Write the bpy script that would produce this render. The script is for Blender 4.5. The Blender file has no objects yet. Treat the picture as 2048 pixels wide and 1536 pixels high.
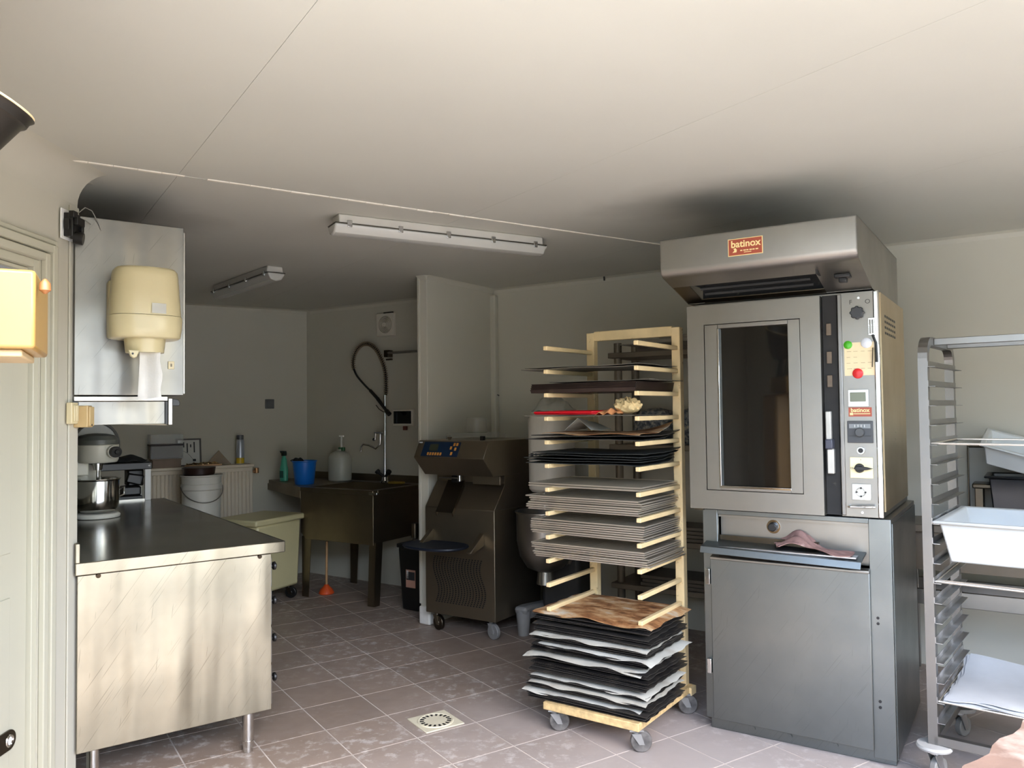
import bpy, bmesh, math, random
from math import sin, cos, pi, radians as R_
from mathutils import Vector, Matrix
random.seed(7)
S = bpy.context.scene
COL = S.collection
# ------------------------------------------------------------------ camera
CAM_H, FPX, PITCH, ROLL = 1.47, 1590.0, R_(1.85), R_(-0.67)
_f = Vector((0, cos(PITCH), sin(PITCH))); _u0 = Vector((0, -sin(PITCH), cos(PITCH))); _r0 = Vector((1, 0, 0))
_r = cos(ROLL) * _r0 + sin(ROLL) * _u0; _u = -sin(ROLL) * _r0 + cos(ROLL) * _u0
cd = bpy.data.cameras.new('camera'); cam = bpy.data.objects.new('camera', cd); COL.objects.link(cam)
cd.sensor_fit = 'HORIZONTAL'; cd.sensor_width = 36.0; cd.lens = FPX / 2048 * 36.0; cd.clip_start = 0.05
m3 = Matrix((_r, _u, -_f)).transposed().to_4x4(); m3.translation = Vector((0, 0, CAM_H)); cam.matrix_world = m3
S.camera = cam
# ------------------------------------------------------------------ light
W = bpy.data.worlds.new('sky'); S.world = W; W.use_nodes = True
wn = W.node_tree; wn.nodes.clear()
wo = wn.nodes.new('ShaderNodeOutputWorld'); wb = wn.nodes.new('ShaderNodeBackground'); sk = wn.nodes.new('ShaderNodeTexSky')
sk.sky_type = 'NISHITA'; sk.sun_disc = False; sk.sun_elevation = R_(52); sk.sun_rotation = R_(151); sk.dust_density = 2.0
wb.inputs[1].default_value = 3.0
wn.links.new(sk.outputs[0], wb.inputs[0]); wn.links.new(wb.outputs[0], wo.inputs[0])
def sun_lamp():
    l = bpy.data.lights.new('sun', 'SUN'); l.energy = 1.7; l.color = (1.0, 0.91, 0.76); l.angle = R_(0.6)
    o = bpy.data.objects.new('sun', l); COL.objects.link(o)
    d = Vector((-0.55, 1.0, -1.50)); o.rotation_euler = d.to_track_quat('-Z', 'Y').to_euler(); o.location = (6, 6, 9)
sun_lamp()
def portal(name, loc, rot, sx, sy):
    l = bpy.data.lights.new(name, 'AREA'); l.shape = 'RECTANGLE'; l.size = sx; l.size_y = sy; l.cycles.is_portal = True
    o = bpy.data.objects.new(name, l); COL.objects.link(o); o.location = loc; o.rotation_euler = rot
S.view_settings.view_transform = 'Standard'; S.view_settings.look = 'None'; S.view_settings.gamma = 1.0
S.view_settings.use_curve_mapping = False; S.view_settings.exposure = -0.25
S.cycles.use_denoising = True; S.cycles.max_bounces = 10; S.cycles.diffuse_bounces = 6; S.cycles.glossy_bounces = 5
S.cycles.sample_clamp_indirect = 6.0; S.cycles.caustics_reflective = False; S.cycles.caustics_refractive = False
# ------------------------------------------------------------------ frames: a local floor-standing coordinate frame
def ray(x, y):
    return ((x - 1024) / FPX) * _r - ((y - 768) / FPX) * _u + _f
class Fr:
    def __init__(s, x, y, az):
        a = R_(az); s.o = Vector((x, y, 0)); s.X = Vector((sin(a), cos(a), 0)); s.Y = Vector((-s.X.y, s.X.x, 0)); s.rz = R_(90 - az)
    def loc(s, w): d = w - s.o; return Vector((d.dot(s.X), d.dot(s.Y), d.z))
    def w(s, x, y, z=0.0): return s.o + s.X * x + s.Y * y + Vector((0, 0, z))
    def L(s, px, py, y=0.0):
        c = Vector((0, 0, CAM_H)); d = ray(px, py); t = (s.o + s.Y * y - c).dot(s.Y) / d.dot(s.Y); return s.loc(c + d * t)
    def Z(s, px, py, z=0.0):
        c = Vector((0, 0, CAM_H)); d = ray(px, py); return s.loc(c + d * ((z - CAM_H) / d.z))
# ------------------------------------------------------------------ materials
def lin(c): return tuple((v / 255 / 12.92 if v / 255 <= 0.04045 else ((v / 255 + 0.055) / 1.055) ** 2.4) for v in c)
class NT:
    def __init__(s, name):
        s.m = bpy.data.materials.new(name); s.m.use_nodes = True; s.t = s.m.node_tree; s.b = s.t.nodes['Principled BSDF']
    def n(s, typ, **k):
        q = s.t.nodes.new(typ)
        for a, v in k.items(): setattr(q, a, v)
        return q
    def l(s, a, b): s.t.links.new(a, b)
    def coord(s, kind='Object', scale=(1, 1, 1), rot=(0, 0, 0)):
        mp = s.n('ShaderNodeMapping'); mp.inputs['Scale'].default_value = scale; mp.inputs['Rotation'].default_value = rot
        if kind == 'World': s.l(s.n('ShaderNodeNewGeometry').outputs['Position'], mp.inputs[0])
        else: s.l(s.n('ShaderNodeTexCoord').outputs[kind], mp.inputs[0])
        return mp.outputs[0]
    def coord2(s, rot, scale):
        a = s.coord('Object', (1, 1, 1), rot); mp = s.n('ShaderNodeMapping'); mp.inputs['Scale'].default_value = scale; s.l(a, mp.inputs[0]); return mp.outputs[0]
    def noise(s, co, sc, det=3, rough=0.5):
        q = s.n('ShaderNodeTexNoise'); q.inputs['Scale'].default_value = sc; q.inputs['Detail'].default_value = det; q.inputs['Roughness'].default_value = rough
        s.l(co, q.inputs['Vector']); return q.outputs['Fac']
    def ramp(s, f, stops):
        q = s.n('ShaderNodeValToRGB'); e = q.color_ramp.elements
        while len(e) < len(stops): e.new(0.5)
        for el, (p, c) in zip(e, stops): el.position = p; el.color = (c + (1,)) if isinstance(c, tuple) else (c, c, c, 1)
        s.l(f, q.inputs[0]); return q.outputs[0]
    def mix(s, f, a, b, bt='MIX'):
        q = s.n('ShaderNodeMix', data_type='RGBA', blend_type=bt)
        for sock, v in ((q.inputs[0], f), (q.inputs[6], a), (q.inputs[7], b)):
            if hasattr(v, 'links'): s.l(v, sock)
            elif isinstance(v, (int, float)): sock.default_value = v
            else: sock.default_value = tuple(v) + (1,)
        return q.outputs[2]
    def bump(s, f, strength=0.2, dist=0.002):
        q = s.n('ShaderNodeBump'); q.inputs['Strength'].default_value = strength; q.inputs['Distance'].default_value = dist
        s.l(f, q.inputs['Height']); s.l(q.outputs[0], s.b.inputs['Normal'])
    def set(s, **k):
        for a, v in k.items():
            i = s.b.inputs[a.replace('_', ' ')]
            if hasattr(v, 'links'): s.l(v, i)
            elif isinstance(v, tuple): i.default_value = v + (1,)
            else: i.default_value = v
        return s
MATS = {}
def flat(name, rgb, rough=0.5, metal=0.0, var=0.12, sc=8.0, bump=0.0, dirt=None, **k):
    """a plain surface with a little mottling, grain and optional dirt specks"""
    if name in MATS: return MATS[name]
    t = NT(name); c = lin(rgb); co = t.coord('Object')
    n = t.noise(co, sc, 4)
    base = t.ramp(n, [(0.3, tuple(v * (1 - var) for v in c)), (0.7, tuple(min(1, v * (1 + var)) for v in c))])
    if dirt:
        d = t.ramp(t.noise(co, dirt[1], 5, 0.65), [(dirt[2], 0.0), (dirt[2] + 0.12, 1.0)])
        base = t.mix(d, base, lin(dirt[0]))
    t.set(Base_Color=base, Roughness=rough, Metallic=metal)
    if bump: t.bump(t.noise(co, sc * 8, 3), bump)
    for a, v in k.items(): t.set(**{a: v})
    MATS[name] = t.m; return t.m
def steel(name, rgb=(190, 187, 180), rough=0.33, stretch=(1, 1, 30), dark=0.12, scr=0.0, smear=0.12, dusty=None, dent=0.0):
    """brushed stainless: stretched grain drives roughness and relief, broad smears vary the polish"""
    if name in MATS: return MATS[name]
    t = NT(name); c = lin(rgb)
    g = t.noise(t.coord('Object', stretch), 22, 3); sm = t.noise(t.coord('Object', (1, 1, 1)), 3.5, 4)
    base = t.mix(t.ramp(sm, [(0.35, 0.0), (0.7, 1.0)]), c, tuple(v * (1 - dark) for v in c))
    if scr:
        s1 = t.noise(t.coord2((0, R_(-36), 0), (75, 4, 1.3)), 3.0, 2)
        s2 = t.noise(t.coord2((0, R_(-6), 0), (80, 4, 2.6)), 2.6, 2)
        k = t.mix(1.0, t.ramp(s1, [(0.66, 0.0), (0.70, scr)]), t.ramp(s2, [(0.70, 0.0), (0.73, scr)]), 'ADD')
        base = t.mix(k, base, tuple(v * 0.45 for v in c))
    if dusty:
        d = t.ramp(t.noise(t.coord('Object'), 9, 6, 0.7), [(0.48, 0.0), (0.75, dusty)])
        base = t.mix(d, base, lin((215, 215, 212)))
        mt = t.ramp(t.noise(t.coord('Object'), 9, 6, 0.7), [(0.48, 1.0), (0.75, 1 - dusty)]); t.set(Metallic=mt)
    else: t.set(Metallic=1.0)
    r = t.n('ShaderNodeMath', operation='MULTIPLY_ADD'); t.l(sm, r.inputs[0]); r.inputs[1].default_value = smear * 2; r.inputs[2].default_value = rough - smear
    t.set(Base_Color=base, Roughness=r.outputs[0])
    if dent:
        b1 = t.n('ShaderNodeBump'); b1.inputs['Strength'].default_value = 1.0; b1.inputs['Distance'].default_value = dent
        t.l(t.noise(t.coord('Object', (1, 1, .16)), 4.6, 2, .4), b1.inputs['Height']); b2 = t.n('ShaderNodeBump'); b2.inputs['Strength'].default_value = .05; b2.inputs['Distance'].default_value = .001
        t.l(g, b2.inputs['Height']); t.l(b1.outputs[0], b2.inputs['Normal']); t.l(b2.outputs[0], t.b.inputs['Normal'])
    else: t.bump(g, 0.05, 0.001)
    MATS[name] = t.m; return t.m
def glassy(name, rgb=(230, 235, 235), rough=0.05, alpha=0.25):
    if name in MATS: return MATS[name]
    t = NT(name); t.set(Base_Color=lin(rgb), Roughness=rough, Alpha=alpha); MATS[name] = t.m; return t.m
def m_wall(name, rgb, dark_marks=(), speck=0.25):
    t = NT(name); c = lin(rgb); co = t.coord('World')
    base = t.mix(t.ramp(t.noise(co, 1.3, 5), [(0.3, 0.0), (0.75, 1.0)]), c, tuple(v * 0.93 for v in c))
    for (x, y, z, sx, sy, sz, col, amt) in dark_marks:      # soft dark marks: soot by the hood, a darker patch at the left
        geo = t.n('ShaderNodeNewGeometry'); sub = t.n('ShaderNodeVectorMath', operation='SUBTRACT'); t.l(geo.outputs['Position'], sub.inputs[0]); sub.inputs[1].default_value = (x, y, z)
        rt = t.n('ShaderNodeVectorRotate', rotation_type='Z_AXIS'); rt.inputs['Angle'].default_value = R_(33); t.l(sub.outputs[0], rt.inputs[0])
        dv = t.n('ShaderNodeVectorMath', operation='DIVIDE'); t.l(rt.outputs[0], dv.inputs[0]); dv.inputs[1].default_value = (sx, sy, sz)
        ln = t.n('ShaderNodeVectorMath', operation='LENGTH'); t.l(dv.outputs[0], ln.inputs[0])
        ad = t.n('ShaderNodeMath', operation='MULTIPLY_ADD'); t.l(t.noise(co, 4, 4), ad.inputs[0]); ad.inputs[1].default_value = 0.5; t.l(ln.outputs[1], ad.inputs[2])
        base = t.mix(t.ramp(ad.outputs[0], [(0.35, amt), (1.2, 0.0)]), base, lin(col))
    t.set(Base_Color=base, Roughness=0.62); t.bump(t.noise(co, 60, 3), 0.06, 0.002); return t.m
def m_tile():
    t = NT('floor_tile'); co = t.coord('World'); c = lin((148, 131, 117))
    oi = t.n('ShaderNodeObjectInfo')
    base = t.mix(oi.outputs['Random'], tuple(v * 0.92 for v in c), tuple(v * 1.08 for v in c))
    base = t.mix(t.ramp(t.noise(co, 14, 5), [(0.35, 0.0), (0.8, 0.5)]), base, tuple(v * 0.8 for v in c))
    spots = t.ramp(t.noise(co, 16, 6, 0.7), [(0.52, 0.0), (0.63, 0.6)])             # trodden flour
    area = t.ramp(t.noise(co, 1.1, 3), [(0.4, 0.0), (0.56, 1.0)])
    fl = t.n('ShaderNodeMath', operation='MULTIPLY'); t.l(spots, fl.inputs[0]); t.l(area, fl.inputs[1])
    base = t.mix(fl.outputs[0], base, lin((208, 201, 194)))
    front_light = t.n('ShaderNodeVectorMath', operation='DISTANCE'); t.l(t.n('ShaderNodeNewGeometry').outputs['Position'], front_light.inputs[0]); front_light.inputs[1].default_value = (1.2, 2.6, 0)
    fn = t.n('ShaderNodeMath', operation='MULTIPLY_ADD'); t.l(t.noise(co, 2.2, 5, .65), fn.inputs[0]); fn.inputs[1].default_value = .4; sc_ = t.n('ShaderNodeMath', operation='MULTIPLY'); t.l(front_light.outputs['Value'], sc_.inputs[0]); sc_.inputs[1].default_value = .33; t.l(sc_.outputs[0], fn.inputs[2])
    base = t.mix(t.ramp(fn.outputs[0], [(0.0, .65), (0.5, .45), (1.05, 0.0)]), base, lin((196, 192, 192)))        # floor front painted paler: flour plus the cool daylight falling there
    t.set(Base_Color=base, Roughness=t.ramp(t.noise(co, 9, 5), [(0.3, 0.38), (0.75, 0.6)]), Specular_IOR_Level=0.5); t.bump(t.noise(co, 40, 4), 0.08, 0.001)
    return t.m
M_WALL = m_wall('wall_paint', (196, 192, 176))
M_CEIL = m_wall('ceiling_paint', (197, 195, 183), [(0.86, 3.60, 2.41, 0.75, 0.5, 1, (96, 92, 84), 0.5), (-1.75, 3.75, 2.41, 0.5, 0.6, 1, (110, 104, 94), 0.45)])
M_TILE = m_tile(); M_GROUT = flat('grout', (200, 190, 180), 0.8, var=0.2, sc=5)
M_CREAM = flat('cream_paint', (226, 220, 200), 0.4, var=0.03, sc=3, dirt=((190, 176, 140), 4, 0.68))
M_ST = steel('brushed_steel', (164, 161, 154), 0.36); M_STB = steel('counter_steel', (166, 159, 141), 0.36, (1, 1, 1), 0.25, 0.75, 0.08, dent=.05)
M_STT = steel('worktop_steel', (150, 146, 140), 0.2, (30, 1, 1), 0.12, 0.0, 0.06); M_STO = steel('oven_steel', (152, 149, 142), 0.38, (1, 1, 40), 0.15, 0.0, 0.1)
M_STL = steel('oven_base_steel', (128, 132, 130), 0.36, (40, 1, 1), 0.18, 0.25, 0.12); M_STD = steel('dark_steel', (92, 84, 72), 0.34, (1, 1, 25), 0.15)
M_CHR = steel('chrome', (215, 215, 212), 0.1, smear=0.03); M_TROL = steel('trolley_steel', (142, 140, 136), 0.38, (1, 1, 20), 0.12, 0, 0.1)
M_DUSTY = steel('floured_steel', (190, 190, 190), 0.35, (1, 1, 20), 0.1, 0, 0.1, 0.85)
M_BLACK = flat('black_plastic', (22, 21, 20), 0.4, var=0.2); M_SOOT = flat('soot', (26, 25, 23), 0.7, var=0.4, sc=12, dirt=((80, 76, 68), 20, 0.62))
M_WHITE = flat('white_plastic', (232, 232, 226), 0.35, var=0.03); M_BEIGE = flat('beige_plastic', (214, 200, 160), 0.35, var=0.03, sc=3)
def m_sheet():
    t = NT('black_baking_sheet'); co = t.coord('Object'); oi = t.n('ShaderNodeObjectInfo')
    c = t.mix(oi.outputs['Random'], lin((22, 21, 21)), lin((62, 59, 55))); c = t.mix(t.ramp(t.noise(co, 12, 5, .65), [(.5, 0.0), (.75, .5)]), c, lin((104, 94, 82)))
    t.set(Base_Color=c, Roughness=.45, Metallic=.25); return t.m
M_SHEET = m_sheet()
def m_parch():
    t = NT('parchment'); co = t.coord('Object'); oi = t.n('ShaderNodeObjectInfo')
    c = t.mix(oi.outputs['Random'], lin((206, 204, 192)), lin((182, 178, 164)))
    c = t.mix(t.ramp(t.noise(co, 7, 5, 0.65), [(0.5, 0.0), (0.8, 0.7)]), c, lin((140, 120, 96)))
    t.set(Base_Color=c, Roughness=0.75); t.bump(t.noise(co, 25, 4), 0.4, 0.004); return t.m
M_PARCH = m_parch()
def m_brown():
    t = NT('baked_parchment'); co = t.coord('Object', (1, 2.2, 1))
    c = t.ramp(t.noise(co, 5, 6, 0.62), [(0.36, lin((84, 52, 28))), (0.46, lin((150, 102, 62))), (0.54, lin((190, 150, 104))), (0.64, lin((196, 186, 166)))])
    t.set(Base_Color=c, Roughness=0.6); t.bump(t.noise(co, 20, 4), 0.4, 0.004); return t.m
M_BROWN = m_brown()
M_RACK = flat('cream_rack_paint', (226, 200, 150), 0.45, var=0.1, sc=10, dirt=((120, 84, 48), 22, 0.62))
M_WIREB = steel('grid_wire', (150, 144, 132), 0.5, smear=0.05)
M_WIRE = steel('wire_steel', (226, 218, 204), 0.5, smear=0.05)
# ------------------------------------------------------------------ geometry
class G:
    def __init__(s): s.v = []; s.f = []
    def add(s, vs, fs):
        k = len(s.v); s.v += [Vector(p) for p in vs]; s.f += [[i + k for i in f] for f in fs]; return s
    def box(s, x0, y0, z0, x1, y1, z1, M=None):
        vs = [Vector(p) for p in ((x0, y0, z0), (x1, y0, z0), (x1, y1, z0), (x0, y1, z0), (x0, y0, z1), (x1, y0, z1), (x1, y1, z1), (x0, y1, z1))]
        if M: vs = [M @ p for p in vs]
        return s.add(vs, [(3, 2, 1, 0), (4, 5, 6, 7), (0, 1, 5, 4), (1, 2, 6, 5), (2, 3, 7, 6), (3, 0, 4, 7)])
    def cyl(s, p, q, r, n=16, r2=None):
        p, q = Vector(p), Vector(q); d = (q - p).normalized(); a = d.orthogonal().normalized(); b = d.cross(a); r2 = r if r2 is None else r2
        vs = [p + (a * cos(2 * pi * i / n) + b * sin(2 * pi * i / n)) * r for i in range(n)] + [q + (a * cos(2 * pi * i / n) + b * sin(2 * pi * i / n)) * r2 for i in range(n)]
        return s.add(vs, [(i, (i + 1) % n, n + (i + 1) % n, n + i) for i in range(n)] + [tuple(range(n))[::-1], tuple(range(n, 2 * n))])
    def tube(s, pts, r, n=8, closed=False):
        pts = [Vector(p) for p in pts]; m = len(pts); vs = []; a = None
        for i, p in enumerate(pts):
            d = ((pts[(i + 1) % m] if closed or i < m - 1 else p) - (pts[i - 1] if closed or i > 0 else p)).normalized()
            a = d.orthogonal().normalized() if a is None else (a - d * a.dot(d)).normalized()
            b = d.cross(a); vs += [p + (a * cos(2 * pi * j / n) + b * sin(2 * pi * j / n)) * r for j in range(n)]
        fs = [(i * n + j, i * n + (j + 1) % n, ((i + 1) % m) * n + (j + 1) % n, ((i + 1) % m) * n + j) for i in range(m if closed else m - 1) for j in range(n)]
        if not closed: fs += [tuple(range(n))[::-1], tuple(range((m - 1) * n, m * n))]
        return s.add(vs, fs)
    def lathe(s, prof, n=24, c=(0, 0, 0), sx=1.0, sy=1.0, pw=1.0):
        c = Vector(c); m = len(prof); vs = []
        def sg(v): return math.copysign(abs(v) ** pw, v)
        for (r, z) in prof: vs += [c + Vector((r * sx * sg(cos(2 * pi * j / n)), r * sy * sg(sin(2 * pi * j / n)), z)) for j in range(n)]
        fs = [(i * n + j, i * n + (j + 1) % n, (i + 1) * n + (j + 1) % n, (i + 1) * n + j) for i in range(m - 1) for j in range(n)]
        fs += [tuple(range(n))[::-1], tuple(range((m - 1) * n, m * n))]
        return s.add(vs, fs)
    def ext(s, poly, ax, a, b):
        """extrude a 2D outline along an axis: 'x' takes (y, z) points, 'y' takes (x, z), 'z' takes (x, y)"""
        def P(u, v, w): return {'x': (w, u, v), 'y': (u, w, v), 'z': (u, v, w)}[ax]
        n = len(poly)
        return s.add([P(u, v, a) for u, v in poly] + [P(u, v, b) for u, v in poly], [(i, (i + 1) % n, n + (i + 1) % n, n + i) for i in range(n)] + [tuple(range(n))[::-1], tuple(range(n, 2 * n))])
    def sheet(s, fn, nu, nv, th):
        """a thin wavy sheet: fn(u, v) gives the upper surface, th its thickness"""
        w = nu + 1; top = [Vector(fn(i / nu, j / nv)) for j in range(nv + 1) for i in range(w)]; k = len(top)
        fs = []
        for j in range(nv):
            for i in range(nu):
                q = (j * w + i, j * w + i + 1, (j + 1) * w + i + 1, (j + 1) * w + i); fs += [q, tuple(k + t for t in q[::-1])]
        ed = [i for i in range(w)] + [j * w + nu for j in range(1, nv + 1)] + [nv * w + i for i in range(nu - 1, -1, -1)] + [j * w for j in range(nv - 1, 0, -1)]
        for a, b in zip(ed, ed[1:] + ed[:1]): fs.append((a, k + a, k + b, b))
        return s.add(top + [p - Vector((0, 0, th)) for p in top], fs)
    def mesh(s, name, mat, ang=38):
        me = bpy.data.meshes.new(name); me.from_pydata([tuple(p) for p in s.v], [], s.f)
        bm = bmesh.new(); bm.from_mesh(me); bmesh.ops.recalc_face_normals(bm, faces=bm.faces); bm.to_mesh(me); bm.free()
        me.materials.append(mat)
        me.polygons.foreach_set('use_smooth', [True] * len(me.polygons)); me.set_sharp_from_angle(angle=R_(ang))
        return me
    def obj(s, name, mat, parent=None, bev=0.0, loc=None, rz=None, label=None, kind=None, ang=38):
        return place(name, s.mesh(name, mat, ang), parent, bev, loc, rz, label, kind)
def place(name, me, parent=None, bev=0.0, loc=None, rz=None, label=None, kind=None):
    o = bpy.data.objects.new(name, me); COL.objects.link(o)
    if parent: o.parent = parent
    if loc is not None: o.location = loc
    if rz is not None: o.rotation_euler = (0, 0, rz)
    if bev:
        b = o.modifiers.new('bevel', 'BEVEL'); b.width = bev; b.segments = 2; b.limit_method = 'ANGLE'; b.angle_limit = R_(40); b.harden_normals = False
    if label: o['label'] = label
    if kind: o['kind'] = kind
    return o
def bx(*a): return G().box(*a)
def tag(o, label, cat, group=None):
    o['label'] = label; o['category'] = cat
    if group: o['group'] = group
    return o
def thing(name, label, cat, fr=None, p=(0, 0, 0), rz=0.0, group=None):
    o = bpy.data.objects.new(name, None); COL.objects.link(o); o.empty_display_size = 0.1
    if fr: o.location = fr.w(*p); o.rotation_euler = (0, 0, fr.rz + rz)
    else: o.location = p; o.rotation_euler = (0, 0, rz)
    return tag(o, label, cat, group)
def text_mesh(s, size, mat, font_shear=0.0, extrude=0.0006, bold=0.0):
    cu = bpy.data.curves.new('text', 'FONT'); cu.body = s; cu.size = size; cu.extrude = extrude; cu.shear = font_shear; cu.offset = bold
    cu.align_x = 'CENTER'; cu.align_y = 'CENTER'
    o = bpy.data.objects.new('text', cu); COL.objects.link(o); dg = bpy.context.evaluated_depsgraph_get(); dg.update()
    me = bpy.data.meshes.new_from_object(o.evaluated_get(dg)); bpy.data.objects.remove(o); me.materials.clear(); me.materials.append(mat); return me
def lettering(s, size, mat, parent, p, name='lettering', face='y', tilt=0.0, bold=0.0):
    o = place(name, text_mesh(s, size, mat, bold=bold), parent, loc=p); o.rotation_euler = (pi / 2 + tilt, 0, 0); return o
def ordinal(i): return ('first second third fourth fifth sixth seventh eighth ninth tenth eleventh twelfth thirteenth fourteenth fifteenth sixteenth seventeenth eighteenth nineteenth twentieth'.split())[i]
def caster(parent, x, y, wr, top, wmat, fmat, rz=0.3, name='caster'):
    c = cos(rz); s_ = sin(rz)
    g = G(); g.box(-.03, -.03, top - .006, .03, .03, top); g.cyl((0, 0, top - .02), (0, 0, top), .016, 12)
    g.ext([(-.02, top - .02), (.02, top - .02), (.035, wr - .012), (.012, wr - .012)], 'y', -.019, -.015); g.ext([(-.02, top - .02), (.02, top - .02), (.035, wr - .012), (.012, wr - .012)], 'y', .015, .019)
    o = g.obj(name, fmat, parent, loc=(x, y, 0), rz=rz)
    w = G(); w.cyl((.022, -.013, wr), (.022, .013, wr), wr, 20); w.cyl((.022, -.017, wr), (.022, .017, wr), wr * .35, 12); w.obj('wheel', wmat, o, bev=.004)
    return o
exec_order = []
# ================================================================== SETTING
H = 2.41
CF = Fr(-1.66, 3.07, 54); OF = Fr(0.873, 3.685, 123); WF = Fr(-0.15, 6.2, 123.5); LF = Fr(-1.9, 7.358, 57); PF = Fr(-0.585, 5.50, 123)
TF = Fr(1.62, 3.17, 129); KF = Fr(0.49, 4.12, 125); MF = Fr(-0.55, 5.36, 123)
def wall(name, a, b, z0=0.0, z1=H, th=0.12, mat=None):
    """a wall slab whose room face runs from a to b; the slab lies to the left of that direction"""
    a, b = Vector(a), Vector(b); d = (b - a); n = Vector((-d.y, d.x)).normalized() * th
    g = G(); g.ext([a, b, b + n, a + n], 'z', z0, z1); o = g.obj(name, mat or M_WALL); o['kind'] = 'structure'; return o
P3 = LF.o.to_2d()
def meet(p, d, q, e):
    k = (d.x * e.y - d.y * e.x); t = ((q.x - p.x) * e.y - (q.y - p.y) * e.x) / k; return p + d * t
p1 = Vector((-1.726, 3.115)); d1 = Vector((-sin(R_(36)), cos(R_(36))))
P2 = meet(p1, d1, P3, -LF.X.to_2d())
P4 = WF.w(5.0, 0).to_2d(); FY = 1.2; P5 = Vector((3.85, FY)); P0 = Vector((-1.7, FY))
wall('wall_back_left', P2, P3); wall('wall_side', p1, P2); wall('wall_back', P3, P4)
wall('wall_right', P4, P5)
# left wall with its door opening (room face at x = -1.7)
DY0, DY1, DZ = 1.95, 2.86, 2.03
wl = bx(-1.82, FY, 0, -1.7, DY0, H); wl.box(-1.82, DY1, 0, -1.7, 3.10, H); wl.box(-1.82, DY0, DZ, -1.7, DY1, H)
wlo = wl.obj('wall_left', M_WALL); wlo['kind'] = 'structure'
bx(-1.699, 3.036, 0, -1.692, 3.1, 2.28).obj('corner_strip', M_WALL, wlo, bev=.003)
# unseen front wall with a wide entrance, invented to let in daylight
fw = bx(-1.82, FY - .15, 0, -0.85, FY, H); fw.box(3.5, FY - .15, 0, 3.98, FY, H); fw.box(-0.85, FY - .15, 2.33, 3.5, FY, H); o = fw.obj('wall_front', M_WALL); o['kind'] = 'structure'
portal('entrance_portal', (1.325, FY - .1, 1.165), (R_(90), 0, 0), 4.35, 2.33)
# partition stub beside the ice cream machine
pt = bx(-.075, 0, 0, 0, .93, H); po = pt.obj('wall_partition', M_WALL, loc=PF.o, rz=PF.rz, bev=.004); po['kind'] = 'structure'
bx(-.082, -.008, .14, -.06, .02, H - .002).obj('corner_bead', M_WALL, po, bev=.004)
bb = bx(-.085, -.012, 0, .012, .12, .125).obj('baseboard_partition', flat('rusty_white', (224, 220, 210), .5, dirt=((120, 66, 26), 16, .63)), loc=PF.o, rz=PF.rz, bev=.012); bb['kind'] = 'structure'
# coved joint between left wall and ceiling
cv = [(0, 0), (.11, 0)] + [(.11 - .11 * sin(a), -.11 + .11 * cos(a)) for a in [pi / 2 * i / 8 for i in range(9)]][0:] 
cv = [(0, 0), (.12, 0)] + [(.12 - .12 * sin(t), -.12 + .12 * cos(t)) for t in [pi / 2 * i / 8 for i in range(1, 9)]]
g = G(); g.ext([(-1.7 + u, H + v) for u, v in cv], 'y', FY, 3.1); g.ext([(3.1 + u, H + v) for u, v in cv], 'x', -1.82, -1.7)
o = g.obj('trim_1', M_WALL, ang=60); o['kind'] = 'structure'
# small cove along the back walls
def cove(name, fr, x0, x1, r=.035):
    g = G(); g.ext([(0, H), (-r, H), (-r * .3, H - r * .3), (0, H - r)], 'x', x0, x1); o = g.obj(name, M_WALL, loc=fr.o, rz=fr.rz); o['kind'] = 'structure'
cove('trim_2', WF, -2.05, 5.0); cove('trim_3', LF, -2.4, 0)
g = G(); g.ext([(0, H), (.03, H), (.01, H - .012), (0, H - .03)], 'y', 0, .93); g.ext([(0, H), (-.03, H), (-.01, H - .012), (0, H - .03)], 'x', -.075, 0)
o = g.obj('trim_4', M_WALL, loc=PF.o, rz=PF.rz); o['kind'] = 'structure'
# boxed pipe in the back corner
o = bx(.0, -.05, 0, .06, 0, 2.36).obj('trim_5', M_WALL, loc=WF.w(.0, 0), rz=WF.rz, bev=.01); o['kind'] = 'structure'
# ceiling: boards along the tile direction, with open seams
TA = R_(33.5); tX = Vector((cos(TA), sin(TA), 0)); tY = Vector((-sin(TA), cos(TA), 0))
ceil = bx(-4.4, FY - .15, H + .012, 5.4, 8.4, H + .4).obj('ceiling', flat('seam_dark', (96, 88, 78), .9)); ceil['kind'] = 'structure'
M_TILEROT = Matrix.Rotation(TA, 4, 'Z')
def seam_a(px, py): w = Vector((0, 0, CAM_H)) + ray(px, py) * ((H - CAM_H) / ray(px, py).z); return w.dot(tX), w.dot(tY)
s1 = seam_a(500, 170)[0]; s2 = seam_a(1650, 135)[0]; s3 = seam_a(1864, 340)[0]; crease = seam_a(690, 398)[1]
cuts = [-4.5, s1 - 1.2, s1, s2, s3, s3 + 1.2, s3 + 2.4, 8.0]
cuts = sorted(cuts)
def clip(pg, n, k):
    out = []
    for a, b in zip(pg, pg[1:] + pg[:1]):
        da, db = a.dot(n) - k, b.dot(n) - k
        if da >= 0: out.append(a)
        if da * db < 0: out.append(a + (b - a) * (da / (da - db)))
    return out
for i in range(len(cuts) - 1):
    for (b0, b1) in ((-5.5, crease), (crease + .008, 9.5)):
        q = .0006; pg = [(tX * a + tY * b).to_2d() for a, b in ((cuts[i] + q, b0), (cuts[i + 1] - q, b0), (cuts[i + 1] - q, b1 - q), (cuts[i] + q, b1 - q))]
        for n_, k_ in ((Vector((0, 1)), FY - .14), (Vector((0, -1)), -8.38), (Vector((1, 0)), -4.38), (Vector((-1, 0)), -5.38)): pg = clip(pg, n_, k_)
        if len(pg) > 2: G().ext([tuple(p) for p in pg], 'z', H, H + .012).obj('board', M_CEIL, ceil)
M_CAULK = flat('caulk', (236, 228, 212), .6, var=.1, sc=20)
g = G()
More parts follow.
